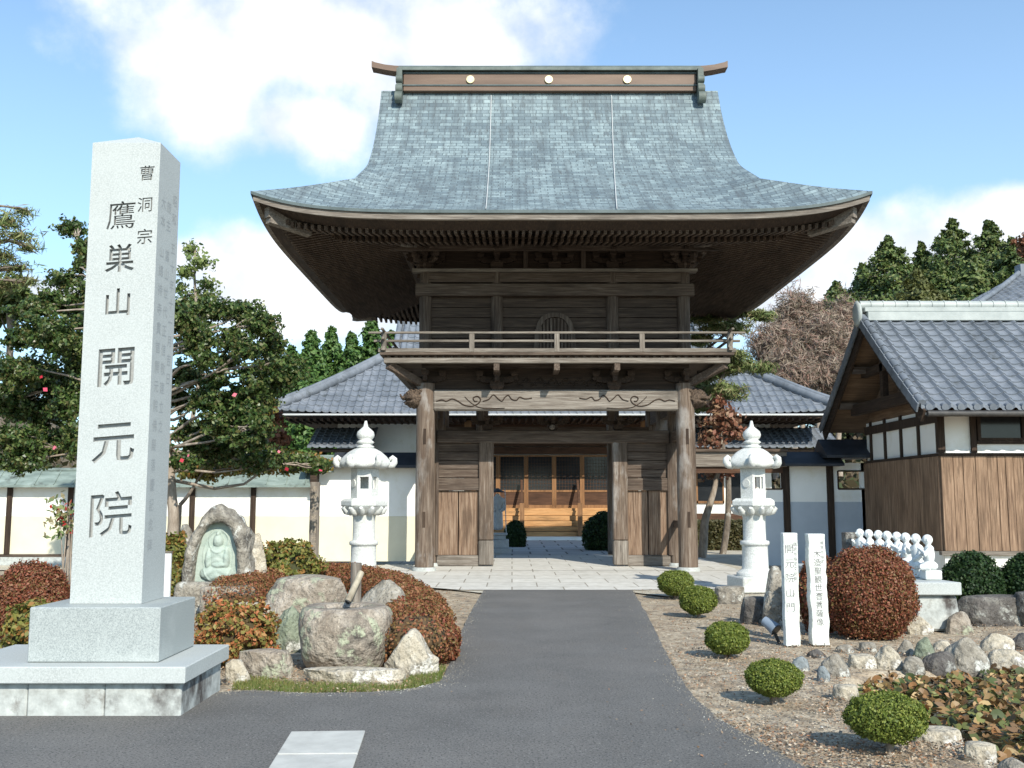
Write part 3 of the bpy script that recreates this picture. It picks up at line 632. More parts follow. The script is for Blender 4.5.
# --- lower storey
YF, YD = 22.0, 23.5
def post(x, y, z0, z1, r, m=wpz, name='post', n=14):
    b = MB(); zs = np.linspace(z0, z1, 8); vs = [(x + .004 * math.sin(z * 3), y, z) for z in zs]
    b.tube(vs, [r * (1.02 - .02 * (z - z0) / (z1 - z0)) for z in zs], n); return b.build(name, m, gate)
HW = 2.865
for sx in (-1, 1):
    x = GX + sx * HW
    p_ = post(x, YF, .10, 4.1, .205)
    # mortise slots seen on the post faces
    for z in (.95, 2.75): MB().box(x - .03, x + .03, YF - .209, YF - .17, z, z + .34).build('mortise', dkz, p_)
    post(x, YD, .10, 4.1, .16); post(x, 27.1, .10, 4.1, .2); post(x, 25.2, .10, 4.1, .18)
    for y, r in ((YF, .26), (YD, .22), (27.1, .3), (25.2, .26)): MB().lathe([(r, 0.02), (r, .06), (r * .9, .10)], 16, (x, y, 0)).build('post_base', gran_old, gate)
    xd = GX + sx * 1.56
    b = MB(); b.box(xd - .17, xd + .17, YD - .15, YD + .15, .62, 3.16); b.build('door_post', wpz, gate, bevel=.02)
    b = MB(); b.box(xd - .172, xd + .172, YD - .152, YD + .152, .05, .612); b.build('door_post_foot', lwz, gate, bevel=.02)
    post(GX + sx * 1.76, 26.9, .1, 4.1, .17)
for sx in (-1, 1):                            # side bays: boards, rail, two plank doors, sill
    xa, xb = sorted((GX + sx * (HW - .16), GX + sx * 1.71))
    b = MB(); k = 4
    for i in range(k):
        z0 = 2.05 + i * (2.86 - 2.05) / k; b.box(xa, xb, YD - .05 - .01 * (i % 2), YD + .03, z0 + .012, z0 + (2.86 - 2.05) / k)
    b.box(xa, xb, YD + .031, YD + .06, 2.05, 2.865)
    b.build('board_panel', wx, gate, bevel=.005)
    MB().box(xa, xb, YD - .11, YD + .06, 1.76, 2.045).build('mid_rail', wx, gate, bevel=.012)
    MB().box(xa, xb, YD - .10, YD + .06, .03, .27).build('sill', lwx, gate, bevel=.012)
    w = (xb - xa) / 2; MB().box(xa, xb, YD + .022, YD + .05, .275, 1.755).build('door_backing', dkz, gate)
    for i in range(2):
        MB().box(xa + i * w + .012, xa + (i + 1) * w - .012, YD - .04, YD + .02, .275, 1.755).build('plank_door', door_w, gate, bevel=.006)
    jm = MB(); jm.box(xb - .0 if sx < 0 else xa - .06, xb + .06 if sx < 0 else xa, YD - .08, YD + .08, .275, 2.86)
    MB().box((GX + sx * HW) - (.0 if sx > 0 else -.14) - (.20 if sx > 0 else .0), (GX + sx * HW) + (.06 if sx < 0 else -.06) + (.14 if sx < 0 else 0), YD - .13, YD - .06, .275, 2.86).build('jamb', wz, gate)
# tie beams
MB().box(GX - HW + .15, GX + HW - .15, YD - .16, YD + .12, 2.87, 3.16).build('lintel', wx, gate, bevel=.015)
bm_ = MB(); bm_.box(GX - HW + .17, GX + HW - .17, YF - .13, YF + .13, 3.50, 3.955)
cb = bm_.build('carved_tie_beam', lwx, gate, bevel=.03)
# carved scroll lines on the tie beam
def spline(p, k=5):
    p = [Vector(q) for q in p]; o_ = []
    for i in range(len(p) - 1):
        a, b_, c_, d_ = p[max(i - 1, 0)], p[i], p[i + 1], p[min(i + 2, len(p) - 1)]
        for j in range(k):
            t = j / k; o_.append(.5 * ((2 * b_) + (c_ - a) * t + (2 * a - 5 * b_ + 4 * c_ - d_) * t * t + (3 * b_ - a - 3 * c_ + d_) * t ** 3))
    return o_ + [p[-1]]
for sx in (-1, 1):
    sc = MB()
    def P(u, v): return (GX + sx * (2.62 - u), YF - .137, 3.50 + v)
    pts = [P(.0, .20), P(.12, .23), P(.22, .20), P(.34, .25), P(.46, .21), P(.6, .12), P(.78, .09), P(.92, .15), P(.97, .24), P(.9, .31), P(.81, .27), P(.84, .20), P(.9, .2)]
    sc.tube(spline(pts), .014, 5)
    sc.tube(spline([P(.62, .30), P(.72, .2), P(.86, .1), P(1.0, .05), P(1.2, .04), P(1.5, .05)]), .009, 5)
    pts = [P(1.02, .20), P(1.15, .24), P(1.25, .34), P(1.36, .25), P(1.44, .2), P(1.5, .28), P(1.58, .33), P(1.66, .24), P(1.76, .22), P(1.83, .29), P(1.95, .25), P(2.1, .27)]
    sc.tube(spline(pts), .013, 5)
    sc.build('carved_scroll', dkx, cb)
for sx in (-1, 1):
    MB().box(*sorted((GX + sx * HW - .1, GX + sx * HW + .1)), YF + .2, YD - .16, 2.9, 3.12).build('side_tie_beam', wy, gate)
    MB().box(*sorted((GX + sx * HW - .1, GX + sx * HW + .1)), YF + .2, 27, 3.55, 3.9).build('side_tie_beam', wy, gate)
    MB().bar((GX + sx * (HW - .05), YF + .12, 1.0), (GX + sx * (HW - .05), YD - .1, 1.0), .08, .16).build('side_tie_beam', wy, gate)
MB().box(GX - HW, GX + HW, 26.95, 27.25, 3.2, 3.5).build('rear_tie_beam', wx, gate)
# carved beast heads at the beam ends
def beast(sx):
    v, f = ICO[4]; vs = []
    for p in v:
        q = Vector((p.x * .21, p.y * .26, p.z * .22))
        if p.x > 0: q.x *= 1.35; q.z *= 1 - .35 * p.x; q.z -= .03 * p.x
        if p.x > .2 and abs(p.z + .25) < .13: q *= .72
        q += p * (.035 * noise.noise(p * 4) + .028 * noise.noise(p * 9))
        if p.z > .5: q.z += .03 * abs(math.sin(p.x * 9))
        vs.append((GX + sx * (HW + .24 + q.x), YF + q.y, 3.77 + q.z))
    ff = f if sx > 0 else [t[::-1] for t in f]
    b = MB().add(vs, ff, True)
    for i in range(9): b.tube([(GX + sx * (HW + .06 + i * .035), YF - .13, 3.90 - .03 * (i % 3)), (GX + sx * (HW + .09 + i * .035), YF - .19, 3.93 - .03 * (i % 3)), (GX + sx * (HW + .12 + i * .035), YF - .16, 3.96 - .03 * (i % 3))], [.03, .034, .02], 7)
    b.tube([(GX + sx * (HW + .40), YF - .10, 3.80), (GX + sx * (HW + .52), YF - .1, 3.78), (GX + sx * (HW + .56), YF - .1, 3.86)], [.04, .035, .02], 7)
    b.box(*sorted((GX + sx * HW, GX + sx * (HW + .3))), YF - .1, YF + .1, 3.6, 3.9)
    b.build('carved_beast_head', wood('carved_head_wood', [(.3, (.02, .014, .01)), (.5, (.08, .055, .038)), (.7, (.18, .13, .09))], 'y'), gate)
beast(-1); beast(1)
# bracket sets
def bracket(x, y, z, s=1.0, ox=0, oy=-1, tiers=2, name='bracket_set', m=wx):
    b = MB(); O = Vector((ox, oy, 0)); T = Vector((-oy, ox, 0))
    def bl(c, a, d, h):
        c = Vector(c); vs = []
        for zz, k in ((-.5, .72), (-.1, 1), (.5, 1)):
            for i, j in ((-1, -1), (1, -1), (1, 1), (-1, 1)): vs.append(c + T * (a / 2 * i * k) + O * (d / 2 * j * k) + Vector((0, 0, h * zz)))
        b.add(vs, [(0, 1, 2, 3)[::-1], (8, 9, 10, 11)] + [(4 * r + i, 4 * r + (i + 1) % 4, 4 * r + 4 + (i + 1) % 4, 4 * r + 4 + i) for r in (0, 1) for i in range(4)])
    c = Vector((x, y, z)); bl(c + Vector((0, 0, .10 * s)), .34 * s, .34 * s, .2 * s)
    for t in range(tiers):
        zz = z + (.25 + .26 * t) * s; off = O * (.28 * t * s)
        L_ = (.5 + .12 * t) * s
        for k in (-1, 1):                      # curved arm
            pts = [c * 1 + off + T * (L_ * k * u) + Vector((0, 0, zz - z + w * s)) for u, w in ((0, 0), (.55, 0), (.85, .04), (1.0, .09))]
            for p, q in zip(pts[:-1], pts[1:]): b.bar(p, q, .11 * s, .15 * s)
        b.bar(c + off * 0 + Vector((0, 0, zz - z)), c + off + O * (.40 * s) + Vector((0, 0, zz - z + .02)), .11 * s, .15 * s)
        for k in (-1, 0, 1): bl(c + off + T * (L_ * .88 * k) + Vector((0, 0, zz - z + .16 * s)), .19 * s, .19 * s, .13 * s)
        bl(c + off + O * (.34 * s) + Vector((0, 0, zz - z + .14 * s)), .18 * s, .18 * s, .13 * s)
    return b.build(name, m, gate)
ZB2 = 3.96
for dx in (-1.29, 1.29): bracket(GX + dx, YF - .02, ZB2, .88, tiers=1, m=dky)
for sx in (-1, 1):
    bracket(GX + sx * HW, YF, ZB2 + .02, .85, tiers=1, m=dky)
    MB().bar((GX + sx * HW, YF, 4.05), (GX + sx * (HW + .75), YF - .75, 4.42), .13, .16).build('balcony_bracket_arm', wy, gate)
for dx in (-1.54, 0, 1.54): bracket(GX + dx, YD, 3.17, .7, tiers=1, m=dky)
# frieze panels between the brackets under the balcony
fz = MB(); fz.box(GX - HW, GX + HW, YF + .04, YF + .08, 3.957, 4.45); fz.build('frieze_panel', dkx, gate)
fz = MB(); rnd = random.Random(3)
for i in range(34):                              # low carved waves in the centre bay
    x = GX - 1.0 + 2.0 * i / 33; z = 4.1 + .07 * math.sin(i * 1.3)
    fz.tube([(x - .05, YF + .035, z), (x, YF + .02, z + .05 + .02 * rnd.random()), (x + .05, YF + .035, z + .01)], [.012, .02, .008], 6)
fz.build('frieze_carving', dkx, gate)
# upper floor slab and balcony
MB().box(GX - HW - .1, GX + HW + .1, YF - .02, 27.2, 4.46, 4.60).build('upper_floor', wx, gate)
BF, BX = 21.15, 3.70
bal = MB()
bal.box(GX - BX, GX + BX, BF, BF + .14, 4.452, 4.56)
bal.box(GX - BX, GX - BX + .14, BF + .142, 27.9, 4.452, 4.56); bal.box(GX + BX - .14, GX + BX, BF + .142, 27.9, 4.452, 4.56)
bal.build('balcony_beam', lwx, gate, bevel=.008)
b = MB()
for i in range(11):
    y0 = BF - .06 + i * .13 if i < 8 else None
    if y0 is not None: b.box(GX - BX - .08, GX + BX + .08, y0, y0 + .122, 4.615, 4.675)
for sx in (-1, 1):
    xa, xb = sorted((GX + sx * (BX + .08), GX + sx * (HW - .1))); b.box(xa, xb, 22.0, 28.0, 4.615, 4.675)
b.build('balcony_floor', wx, gate, bevel=.006)
b = MB()
for i in range(44):
    x = GX - BX + .1 + i * (2 * BX - .2) / 43; b.box(x - .035, x + .035, BF + .03, YF, 4.565, 4.612)
b.build('floor_joists', wy, gate)
b = MB()
for dx in (-1.29, 0, 1.29): b.box(GX + dx - .06, GX + dx + .06, BF + .02, YF, 4.30, 4.45)
b.build('cantilever_beams', wy, gate)
rail = MB(); ZR = (4.70, 4.93, 5.11)
for z, h, w, ext in ((4.72, .085, .10, .12), (4.925, .05, .055, .22), (5.105, .045, .06, .34)):
    rail.box(GX - BX - ext, GX + BX + ext, BF - w / 2 + .01, BF + w / 2 + .01, z - h / 2, z + h / 2)
rail.build('balcony_front_rail', lwx, gate, bevel=.008)
for sx in (-1, 1):
    r2 = MB()
    for z, h, w, ext in ((4.721, .083, .09, .12), (4.926, .048, .05, .22), (5.106, .043, .055, .34)): r2.box(*sorted((GX + sx * BX - w / 2, GX + sx * BX + w / 2)), BF - ext, 27.9, z + .03 - h / 2, z + .03 + h / 2)
    r2.build('balcony_side_rail', lwy, gate, bevel=.006)
for dx in (-BX, -1.82, 0, 1.82, BX):
    MB().box(GX + dx - .055, GX + dx + .055, BF - .045, BF + .06, 4.68, 5.08).build('railing_post', lwz, gate, bevel=.008)
for sx in (-1, 1):
    for y in (23.2, 25.2, 27.2): MB().box(GX + sx * BX - .05, GX + sx * BX + .05, y - .05, y + .05, 4.68, 5.1).build('railing_post', lwz, gate)
# upper storey posts, walls, beams
YU = 22.15
for dx in (-2.90, -1.30, 1.30, 2.90): post(GX + dx, YU, 4.68, 6.9, .135 if abs(dx) < 2 else .14, m=wz)
for dx in (-2.90, 2.90):
    for y in (24.5, 26.95): post(GX + dx, y, 4.68, 6.9, .14, m=wz)
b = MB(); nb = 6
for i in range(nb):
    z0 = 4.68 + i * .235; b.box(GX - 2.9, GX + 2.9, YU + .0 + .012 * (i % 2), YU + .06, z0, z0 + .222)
b.build('plank_wall', wood('shaded_plank_wood', [(.3, (.025, .016, .011)), (.55, (.07, .048, .034)), (.75, (.13, .095, .07))], 'x'), gate, bevel=.004)  # wall planks coloured darker for the shade below the eave
for sx in (-1, 1): MB().box(*sorted((GX + sx * 2.88, GX + sx * 2.93)), YU, 26.95, 4.68, 6.9).build('side_wall', wy, gate)
MB().box(GX - 2.9, GX + 2.9, 26.93, 26.98, 4.68, 6.9).build('rear_wall', wx, gate)
MB().box(GX - 3.12, GX + 3.12, YU - .17, YU + .02, 6.08, 6.36).build('upper_tie_beam', wx, gate, bevel=.012)
MB().box(GX - 3.0, GX + 3.0, YU - .12, YU + .02, 6.40, 6.62).build('upper_tie_beam', wx, gate, bevel=.012)
MB().box(GX - 3.2, GX + 3.2, YU - .2, YU + .02, 6.625, 6.70).build('bracket_plate', lwx, gate, bevel=.01)
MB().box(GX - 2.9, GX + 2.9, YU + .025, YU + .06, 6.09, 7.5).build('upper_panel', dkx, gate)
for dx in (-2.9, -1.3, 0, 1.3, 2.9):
    bracket(GX + dx, YU - .02, 6.70, .82, tiers=3 if dx != 0 else 2, m=dkx)  # upper brackets in dark timber, eave shade held in the colour
for dx in (-.65 - .0, .65): 
    MB().box(GX + dx - .05, GX + dx + .05, YU - .08, YU + .02, 6.70, 7.2).build('strut', wz, gate)
for sx in (-1, 1):
    for y in (23.7, 25.3): bracket(GX + sx * 2.93, y, 6.70, .78, ox=sx, oy=0, tiers=2)
    bracket(GX + sx * 2.93, YU, 6.70, .78, ox=sx * .707, oy=-.707, tiers=3)
for z, y in ((7.05, YU - .42), (7.22, YU - .85)):
    MB().box(GX - 3.4 - (YU - y), GX + 3.4 + (YU - y), y - .06, y + .06, z, z + .13).build('eave_purlin', wx, gate)
    for sx in (-1, 1):
        xx = GX + sx * (2.93 + (YU - y)); MB().box(xx - .06, xx + .06, y + .2, 27.2, z + .004, z + .13).build('eave_purlin', wy, gate)
# ogee-arched doorway in the upper wall
def ogee(w, h, n=14):
    pts = [(-w, 0), (-w * .93, h * .3), (-w * .9, h * .62)]
    for i in range(n + 1):
        a = PI - PI * i / n; r = 1 - .05 * abs(math.sin(3 * a)); pts.append((w * .86 * math.cos(a) * r, h * .62 + h * .38 * math.sin(a) ** .8 * (1 if True else 0)))
    return pts + [(w * .9, h * .62), (w * .93, h * .3), (w, 0)]
o1, o2 = ogee(.50, 1.02), ogee(.39, .92)
fr = MB(); n = len(o1)
A_ = [(GX + x, YU - .06, 4.70 + z) for x, z in o1]; B_ = [(GX + x, YU - .06, 4.70 + z) for x, z in o2]
A2 = [(x, YU - .005, z) for x, y, z in A_]; B2 = [(x, YU - .005, z) for x, y, z in B_]
fr.add(A_ + B_ + A2 + B2, [(i, i + 1, n + i + 1, n + i) for i in range(n - 1)] + [(2 * n + i + 1, 2 * n + i, i, i + 1)[::-1] for i in range(n - 1)] + [(n + i, n + i + 1, 3 * n + i + 1, 3 * n + i) for i in range(n - 1)])
ow_ = fr.build('ogee_window_frame', wz, gate)
MB().add([(GX + x, YU - .012, 4.70 + z) for x, z in o2], [tuple(range(n))]).build('window_void', dkz, ow_)
b = MB()
for i in range(9):
    x = -.32 + i * .08; b.box(GX + x - .022, GX + x + .022, YU - .035, YU - .014, 4.70, 4.70 + .9 * (1 - .25 * (abs(x) / .36) ** 2.5))
b.build('window_slats', wz, ow_)
# iron boss hanging on the lintel
MB().tube([(GX - .02, YD - .19, 3.24), (GX - .02, YD - .33, 3.24)], [.07, .04], 10).build('lintel_boss', lwz, gate)

# ------------------------------------------------------------------ tiled roofs
def tiled(mb, P, xs0, xs1, vlen, pitch=.28, course=.26, amp=.035, lo=None, hi=None, spt=6, saw=.022):
    """P(x, v) -> point; v runs up the slope 0..vlen; lo/hi(v) clip the run"""
    n = max(2, int((xs1 - xs0) / pitch * spt)); us = np.linspace(xs0, xs1, n + 1); nc = max(1, int(round(vlen / course)))
    rows = []
    for k in range(nc):
        rows += [(k * vlen / nc + 1e-4, saw), ((k + .5) * vlen / nc, saw * .5), ((k + 1) * vlen / nc - 1e-3, 0)]
    e = 1e-2; pts = []
    for v, sv in rows:
        a = lo(v) if lo else xs0; b = hi(v) if hi else xs1
        for u in us:
            x = min(max(u, a), b); ph = (u / pitch) % 1.0
            w = amp * (math.cos((ph - .5) * PI / .36) if abs(ph - .5) < .18 else -.22 * math.cos((((ph + .5) % 1) - .5) * PI / .64))
            p = Vector(P(x, v)); nn = (Vector(P(x + e, v)) - p).cross(Vector(P(x, v + e)) - p).normalized()
            if nn.z < 0: nn = -nn
            pts.append(p + nn * (w + sv))
    nu = len(us); fs = [(j * nu + i, j * nu + i + 1, (j + 1) * nu + i + 1, (j + 1) * nu + i) for j in range(len(rows) - 1) for i in range(nu - 1)]
    mb.add(pts, fs, False)
    # eave drop
    fr_ = pts[:nu]; mb.add(fr_ + [p - Vector((0, 0, .07)) for p in fr_], [(i + 1, i, nu + i, nu + i + 1) for i in range(nu - 1)])

# main hall -----------------------------------------------------------------
HXC, HY0, HRX, HRY, HZ0 = 1.7, 37.5, 10.6, 10.0, 4.78
hall = thing('main_hall', 'wide temple hall with grey tiled hip-and-gable roof seen behind and through the gate', 'temple hall', (HXC, 40, 0))
HP = [(0, 4.80), (1.5, 5.80), (3, 6.86), (4, 7.62), (6, 9.35), (8, 11.2), (10, 13.2)]
HYC = HY0 + HRY; HG = 6.6
def hl(x, y): return .16 * (min(1, abs(x) / HRX) * min(1, abs(y) / HRY)) ** 5
def hp(d): return prof(d, HP)
hr = MB()
tiled(hr, lambda x, v: (HXC + x, HYC - (HRY - v), hp(v) + hl(x, HRY - v)), -HRX, HRX, 10.0, pitch=.30, course=.36, lo=lambda v: -(HRX - v) if v < 4 else -HG, hi=lambda v: (HRX - v) if v < 4 else HG, amp=.05, spt=5, saw=.03)
tiled(hr, lambda x, v: (HXC - x, HYC + (HRY - v), hp(v) + hl(x, HRY - v)), -HRX, HRX, 10.0, pitch=.6, course=1.0, lo=lambda v: -(HRX - v) if v < 4 else -HG, hi=lambda v: (HRX - v) if v < 4 else HG, amp=.05, spt=4)
for sg in (-1, 1):
    tiled(hr, lambda x, v, sg=sg: (HXC + sg * (HRX - v), HYC + sg * x, hp(v) + hl(HRX - v, x)), -HRY, HRY, 4.4, pitch=.4, course=.5, lo=lambda v: -(HRY - v), hi=lambda v: (HRY - v), amp=.05, spt=4)
hroof = hr.build('tiled_roof', tile, hall)
cp = MB()
for sx in (-1, 1):
    pts = [(HXC + sx * (HRX - d), HYC - (HRY - d), hp(d) + hl(HRX - d, HRY - d) + .14) for d in np.linspace(0.05, 4.1, 9)]
    cp.tube(pts, .16, 8, ecc=1.2); pts2 = [(x, y, z + .16) for x, y, z in pts]; cp.tube(pts2, .09, 8)
    for dx in (0, -.32): 
        pts = [(HXC + sx * (HG + dx), HYC - (HRY - d), hp(d) + .12) for d in np.linspace(4.0, 10, 10)]; cp.tube(pts, .13, 8)
    cp.tube([(HXC + sx * HG, HYC + (HRY - d), hp(d) + .12) for d in np.linspace(4.0, 10, 10)], .13, 8)
cp.box(HXC - HG - .2, HXC + HG + .2, HYC - .25, HYC + .25, 13.1, 13.9)
cp.build('ridge_tiles', tile, hroof)
gp = MB()
for sg in (-1, 1):
    dd = list(np.linspace(4, 10, 12)); poly = [(HYC - (HRY - d), hp(d) - .1) for d in dd]; poly += [(2 * HYC - y, z) for y, z in poly[::-1][1:]]
    gp.add([(HXC + sg * (HG - .5), y, z) for y, z in poly], [tuple(range(len(poly)))])
gp.build('gable_wall', plaster, hall)
sf = MB(); sf.box(HXC - HRX + .3, HXC + HRX - .3, HY0 + .3, HYC + HRY - .3, 4.62, 4.70); sf.build('eave_soffit', dkx, hall)
b = MB()
for i in range(80): x = HXC - HRX + .4 + i * (2 * HRX - .8) / 79; b.box(x - .035, x + .035, HY0 + .12, HY0 + 2.2, 4.52, 4.615)
b.build('rafters', dky, hall)
gt = MB(); gt.tube([(HXC - HRX + .3, HY0 - .08, 4.72), (HXC + HRX - .3, HY0 - .08, 4.72)], .042, 8); gt.build('gutter', wiremat, hall)
HYW = 40.5
MB().box(HXC - 8.8, HXC + 8.8, HYW + .15, HYC + 7.5, .3, 4.62).build('wall', plaster, hall)
# wooden doors facing the gate
fl = Zp(508, HYW)
MB().box(HXC - 4.5, HXC + 4.5, HYW - .6, HYW + .14, fl - .12, fl).build('veranda_floor', orange_x, hall)
MB().box(HXC - 4.4, HXC + 4.4, HYW - .05, HYW + .12, Zp(454, HYW), Zp(454, HYW) + .28).build('lintel', redbrown_x, hall)
MB().box(HXC - 4.4, HXC + 4.4, HYW - .0, HYW + .10, Zp(454, HYW) + .30, 4.6).build('upper_wall', redbrown_x, hall)
zt, zm = Zp(455, HYW), Zp(490, HYW)
for i in range(-3, 3):
    x0 = HXC + i * 1.13; x1 = x0 + 1.13
    d = MB(); 
    for a_, c_ in ((x0, x0 + .09), (x1 - .09, x1)): d.box(a_ + .002, c_ - .002, HYW, HYW + .06, fl, zt)
    d.box(x0 + .09, x1 - .09, HYW, HYW + .06, fl, fl + .12); d.box(x0 + .09, x1 - .09, HYW, HYW + .06, zm - .08, zm); d.box(x0 + .09, x1 - .09, HYW, HYW + .06, zt - .07, zt)
    dd = d.build('sliding_door', orange_z, hall)
    MB().box(x0 + .09, x1 - .09, HYW + .02, HYW + .05, fl + .12, zm - .08).build('lower_panel', redbrown_x, dd)
    MB().box(x0 + .09, x1 - .09, HYW + .045, HYW + .06, zm, zt - .07).build('pane', glass, dd)
    lt = MB()
    for k in range(1, 8): xx = x0 + .09 + k * .95 / 8; lt.box(xx - .006, xx + .006, HYW + .02, HYW + .035, zm, zt - .07)
    for k in range(1, 10): zz = zm + k * (zt - zm - .07) / 10; lt.box(x0 + .09, x1 - .09, HYW + .022, HYW + .033, zz - .005, zz + .005)
    lt.build('lattice', redbrown_x, dd)
# stairs
sp = MB(); ns_ = 5
for i in range(ns_):
    z1 = fl - .10 - i * (fl - .22) / ns_; y0 = HYW - .62 - (i + 1) * .17
    sp.box(HXC - 4.2, HXC + 4.2, y0, y0 + .20, z1 - (fl - .22) / ns_ + .012, z1 - .0)
sp.build('stairs', orange_x, hall, bevel=.01)
MB().box(HXC - 4.6, HXC + 4.6, HYW - 2.2, HYW - .4, .02, .14).build('stair_base', plaster, hall)
for px in (522, 580):
    x = Xp(px, 520, 39); hp_ = MB().box(x - .09, x + .09, 38.85, 39.0, .15, 1.42).build('newel_post', orange_z, hall)
    MB().bar((x, 39.0, 1.15), (x, 40.3, 2.3), .09, .12).build('handrail', redbrown_x, hall)
for x in (HXC - 3.4, HXC + 3.4): MB().box(x - .13, x + .13, 38.4, 38.66, .1, 4.6).build('porch_post', orange_z, hall)
# white timber-framed walls with latticed windows left and right
for sx in (-1, 1):
    for k in range(3):
        x0 = HXC + sx * (5.0 + k * 1.3) - .5
        w = MB(); w.box(x0 - .05, x0 + 1.05, HYW + .08, HYW + .14, 1.4, 1.5); w.box(x0 - .05, x0 + 1.05, HYW + .08, HYW + .14, 2.7, 2.8)
        w.box(x0 - .06, x0, HYW + .08, HYW + .14, 1.4, 2.8); w.box(x0 + 1, x0 + 1.06, HYW + .08, HYW + .14, 1.4, 2.8)
        wo = w.build('window_frame', orange_z, hall); MB().box(x0, x0 + 1, HYW + .10, HYW + .13, 1.5, 2.7).build('pane', glass, wo)
    pr = MB()       # lower pent roof below the main eave
    x0_, x1_ = (HXC - 9.6, -5.4) if sx < 0 else (HXC + 4.6, HXC + 11.0)
    tiled(pr, lambda x, v: (x, 38.6 + v * .9, 3.60 + v * .42), x0_, x1_, 2.0, pitch=.28, course=.3, amp=.045)
    pr.build('pent_roof', tile, hall)
    MB().box(x0_ + .1, x1_ - .1, 38.75, 40.6, 3.46, 3.52).build('pent_soffit', dkx, hall)
    MB().box(*sorted((HXC + sx * 4.9, HXC + sx * 10.0)), HYW - .62, HYW + .1, .02, 1.0).build('side_veranda', redbrown_x, hall)

# side building at right --------------------------------------------------------
sb = thing('side_building', 'low building with grey tiled gable roof and brown plank wall at the right edge', 'building', (12, 20, 0))
XV, YE, YB2, YR, ZE, ZR_ = 7.42, 18.1, 23.9, 20.98, 3.22, 5.36
XW, XE = 8.12, 17.5
def ps(t): return ZE + (ZR_ - ZE) * (t * .94 + .06 * t * t)
r = MB(); LS = math.hypot(YR - YE, ZR_ - ZE)
tiled(r, lambda x, v: (x, YE + (YR - YE) * v / LS, ps(v / LS)), XV, XE, LS, pitch=.29, course=.235, amp=.055, spt=8, saw=.028)
tiled(r, lambda x, v: (x, YB2 - (YB2 - YR) * v / LS, ps(v / LS)), XV, XE, LS, pitch=.29, course=.3, amp=.04, spt=6)
sroof = r.build('tiled_roof', tile, sb)
c = MB()
c.box(XV + .10, XE, YR - .17, YR + .17, ZR_ - .05, ZR_ + .14); c.box(XV + .05, XE, YR - .14, YR + .14, ZR_ + .145, ZR_ + .24)
c.tube([(XV - .02, YR, ZR_ + .30), (XE, YR, ZR_ + .30)], .10, 10)
for i in range(38): c.tube([(XV + .2 + i * .26, YR, ZR_ + .30), (XV + .225 + i * .26, YR, ZR_ + .30)], .112, 10)
c.build('ridge_tiles', tile_cap, sroof, bevel=.01)
c = MB()                                     # verge tiles and round ends
for (ya, yb) in ((YE, YR), (YB2, YR)):
    pts = [(XV + .03, ya + (yb - ya) * t, ps(t) + .07) for t in np.linspace(0, 1, 14)]
    for p, q in zip(pts[:-1], pts[1:]):
        d = (Vector(q) - Vector(p)).normalized(); c.tube([p, Vector(p) + (Vector(q) - Vector(p)) * .93], [.085, .07], 8)
        c.bar(Vector(p) - Vector((.08, 0, .08)), Vector(q) - Vector((.08, 0, .095)), .03, .17)
x = XV + .14
c.build('verge_tiles', tile, sroof)
while x < XE: MB().tube([(x + .006, YE - .035, ZE + .005), (x + .006, YE + .06, ZE + .03)], .062, 10).build('eave_end_tile', tile, sroof); x += .29
on = MB(); on.lathe([(.02, 0), (.2, .02), (.24, .12), (.16, .2), (.03, .22)], 14); 
on.v = [(XV - .02 - (z * .5), YR + x_, ZR_ + .12 + y_ * 1.2) for (x_, y_, z) in on.v]; on.build('ridge_end_tile', tile_cap, sroof)
# barge boards, soffit, rafters
bb = MB()
for (ya, yb) in ((YE, YR), (YB2, YR)):
    pts = [Vector((XV + .05, ya + (yb - ya) * t, ps(t) - .16)) for t in np.linspace(0, 1, 10)]
    for p, q in zip(pts[:-1], pts[1:]): bb.bar(p, q, .05, .24)
bb.build('barge_board', dky, sb)
s_ = MB()
for (ya, yb) in ((YE + .1, YR), (YB2 - .1, YR)):
    n = 8; ts = np.linspace(0, 1, n); vs = []
    for t in ts: vs += [(XV + .08, ya + (yb - ya) * t, ps(t) - .09), (XE, ya + (yb - ya) * t, ps(t) - .09)]
    s_.add(vs, [(2 * i, 2 * i + 1, 2 * i + 3, 2 * i + 2) for i in range(n - 1)])
s_.build('roof_boarding', wood('roof_board_wood', [(.3, (.10, .06, .035)), (.7, (.24, .155, .095))], 'x'), sb)
b = MB()
for i in range(5): 
    y = YR + (i - 2) * .95; z = ps(1 - abs(y - YR) / 2.9) - .2; MB().box(XV + .1, XW + .2, y - .07, y + .07, z - .12, z + .03).build('purlin', wx, sb)
b = MB(); b.box(XV + .38, XV + .52, YE + .95, YB2 - .95, 3.46, 3.70); b.box(XV + .38, XV + .52, YE + 1.7, YB2 - 1.7, 4.25, 4.42); b.box(XV + .38, XV + .5, YR - .08, YR + .08, 3.7, 5.1); b.build('gable_tie_beams', dky, sb)
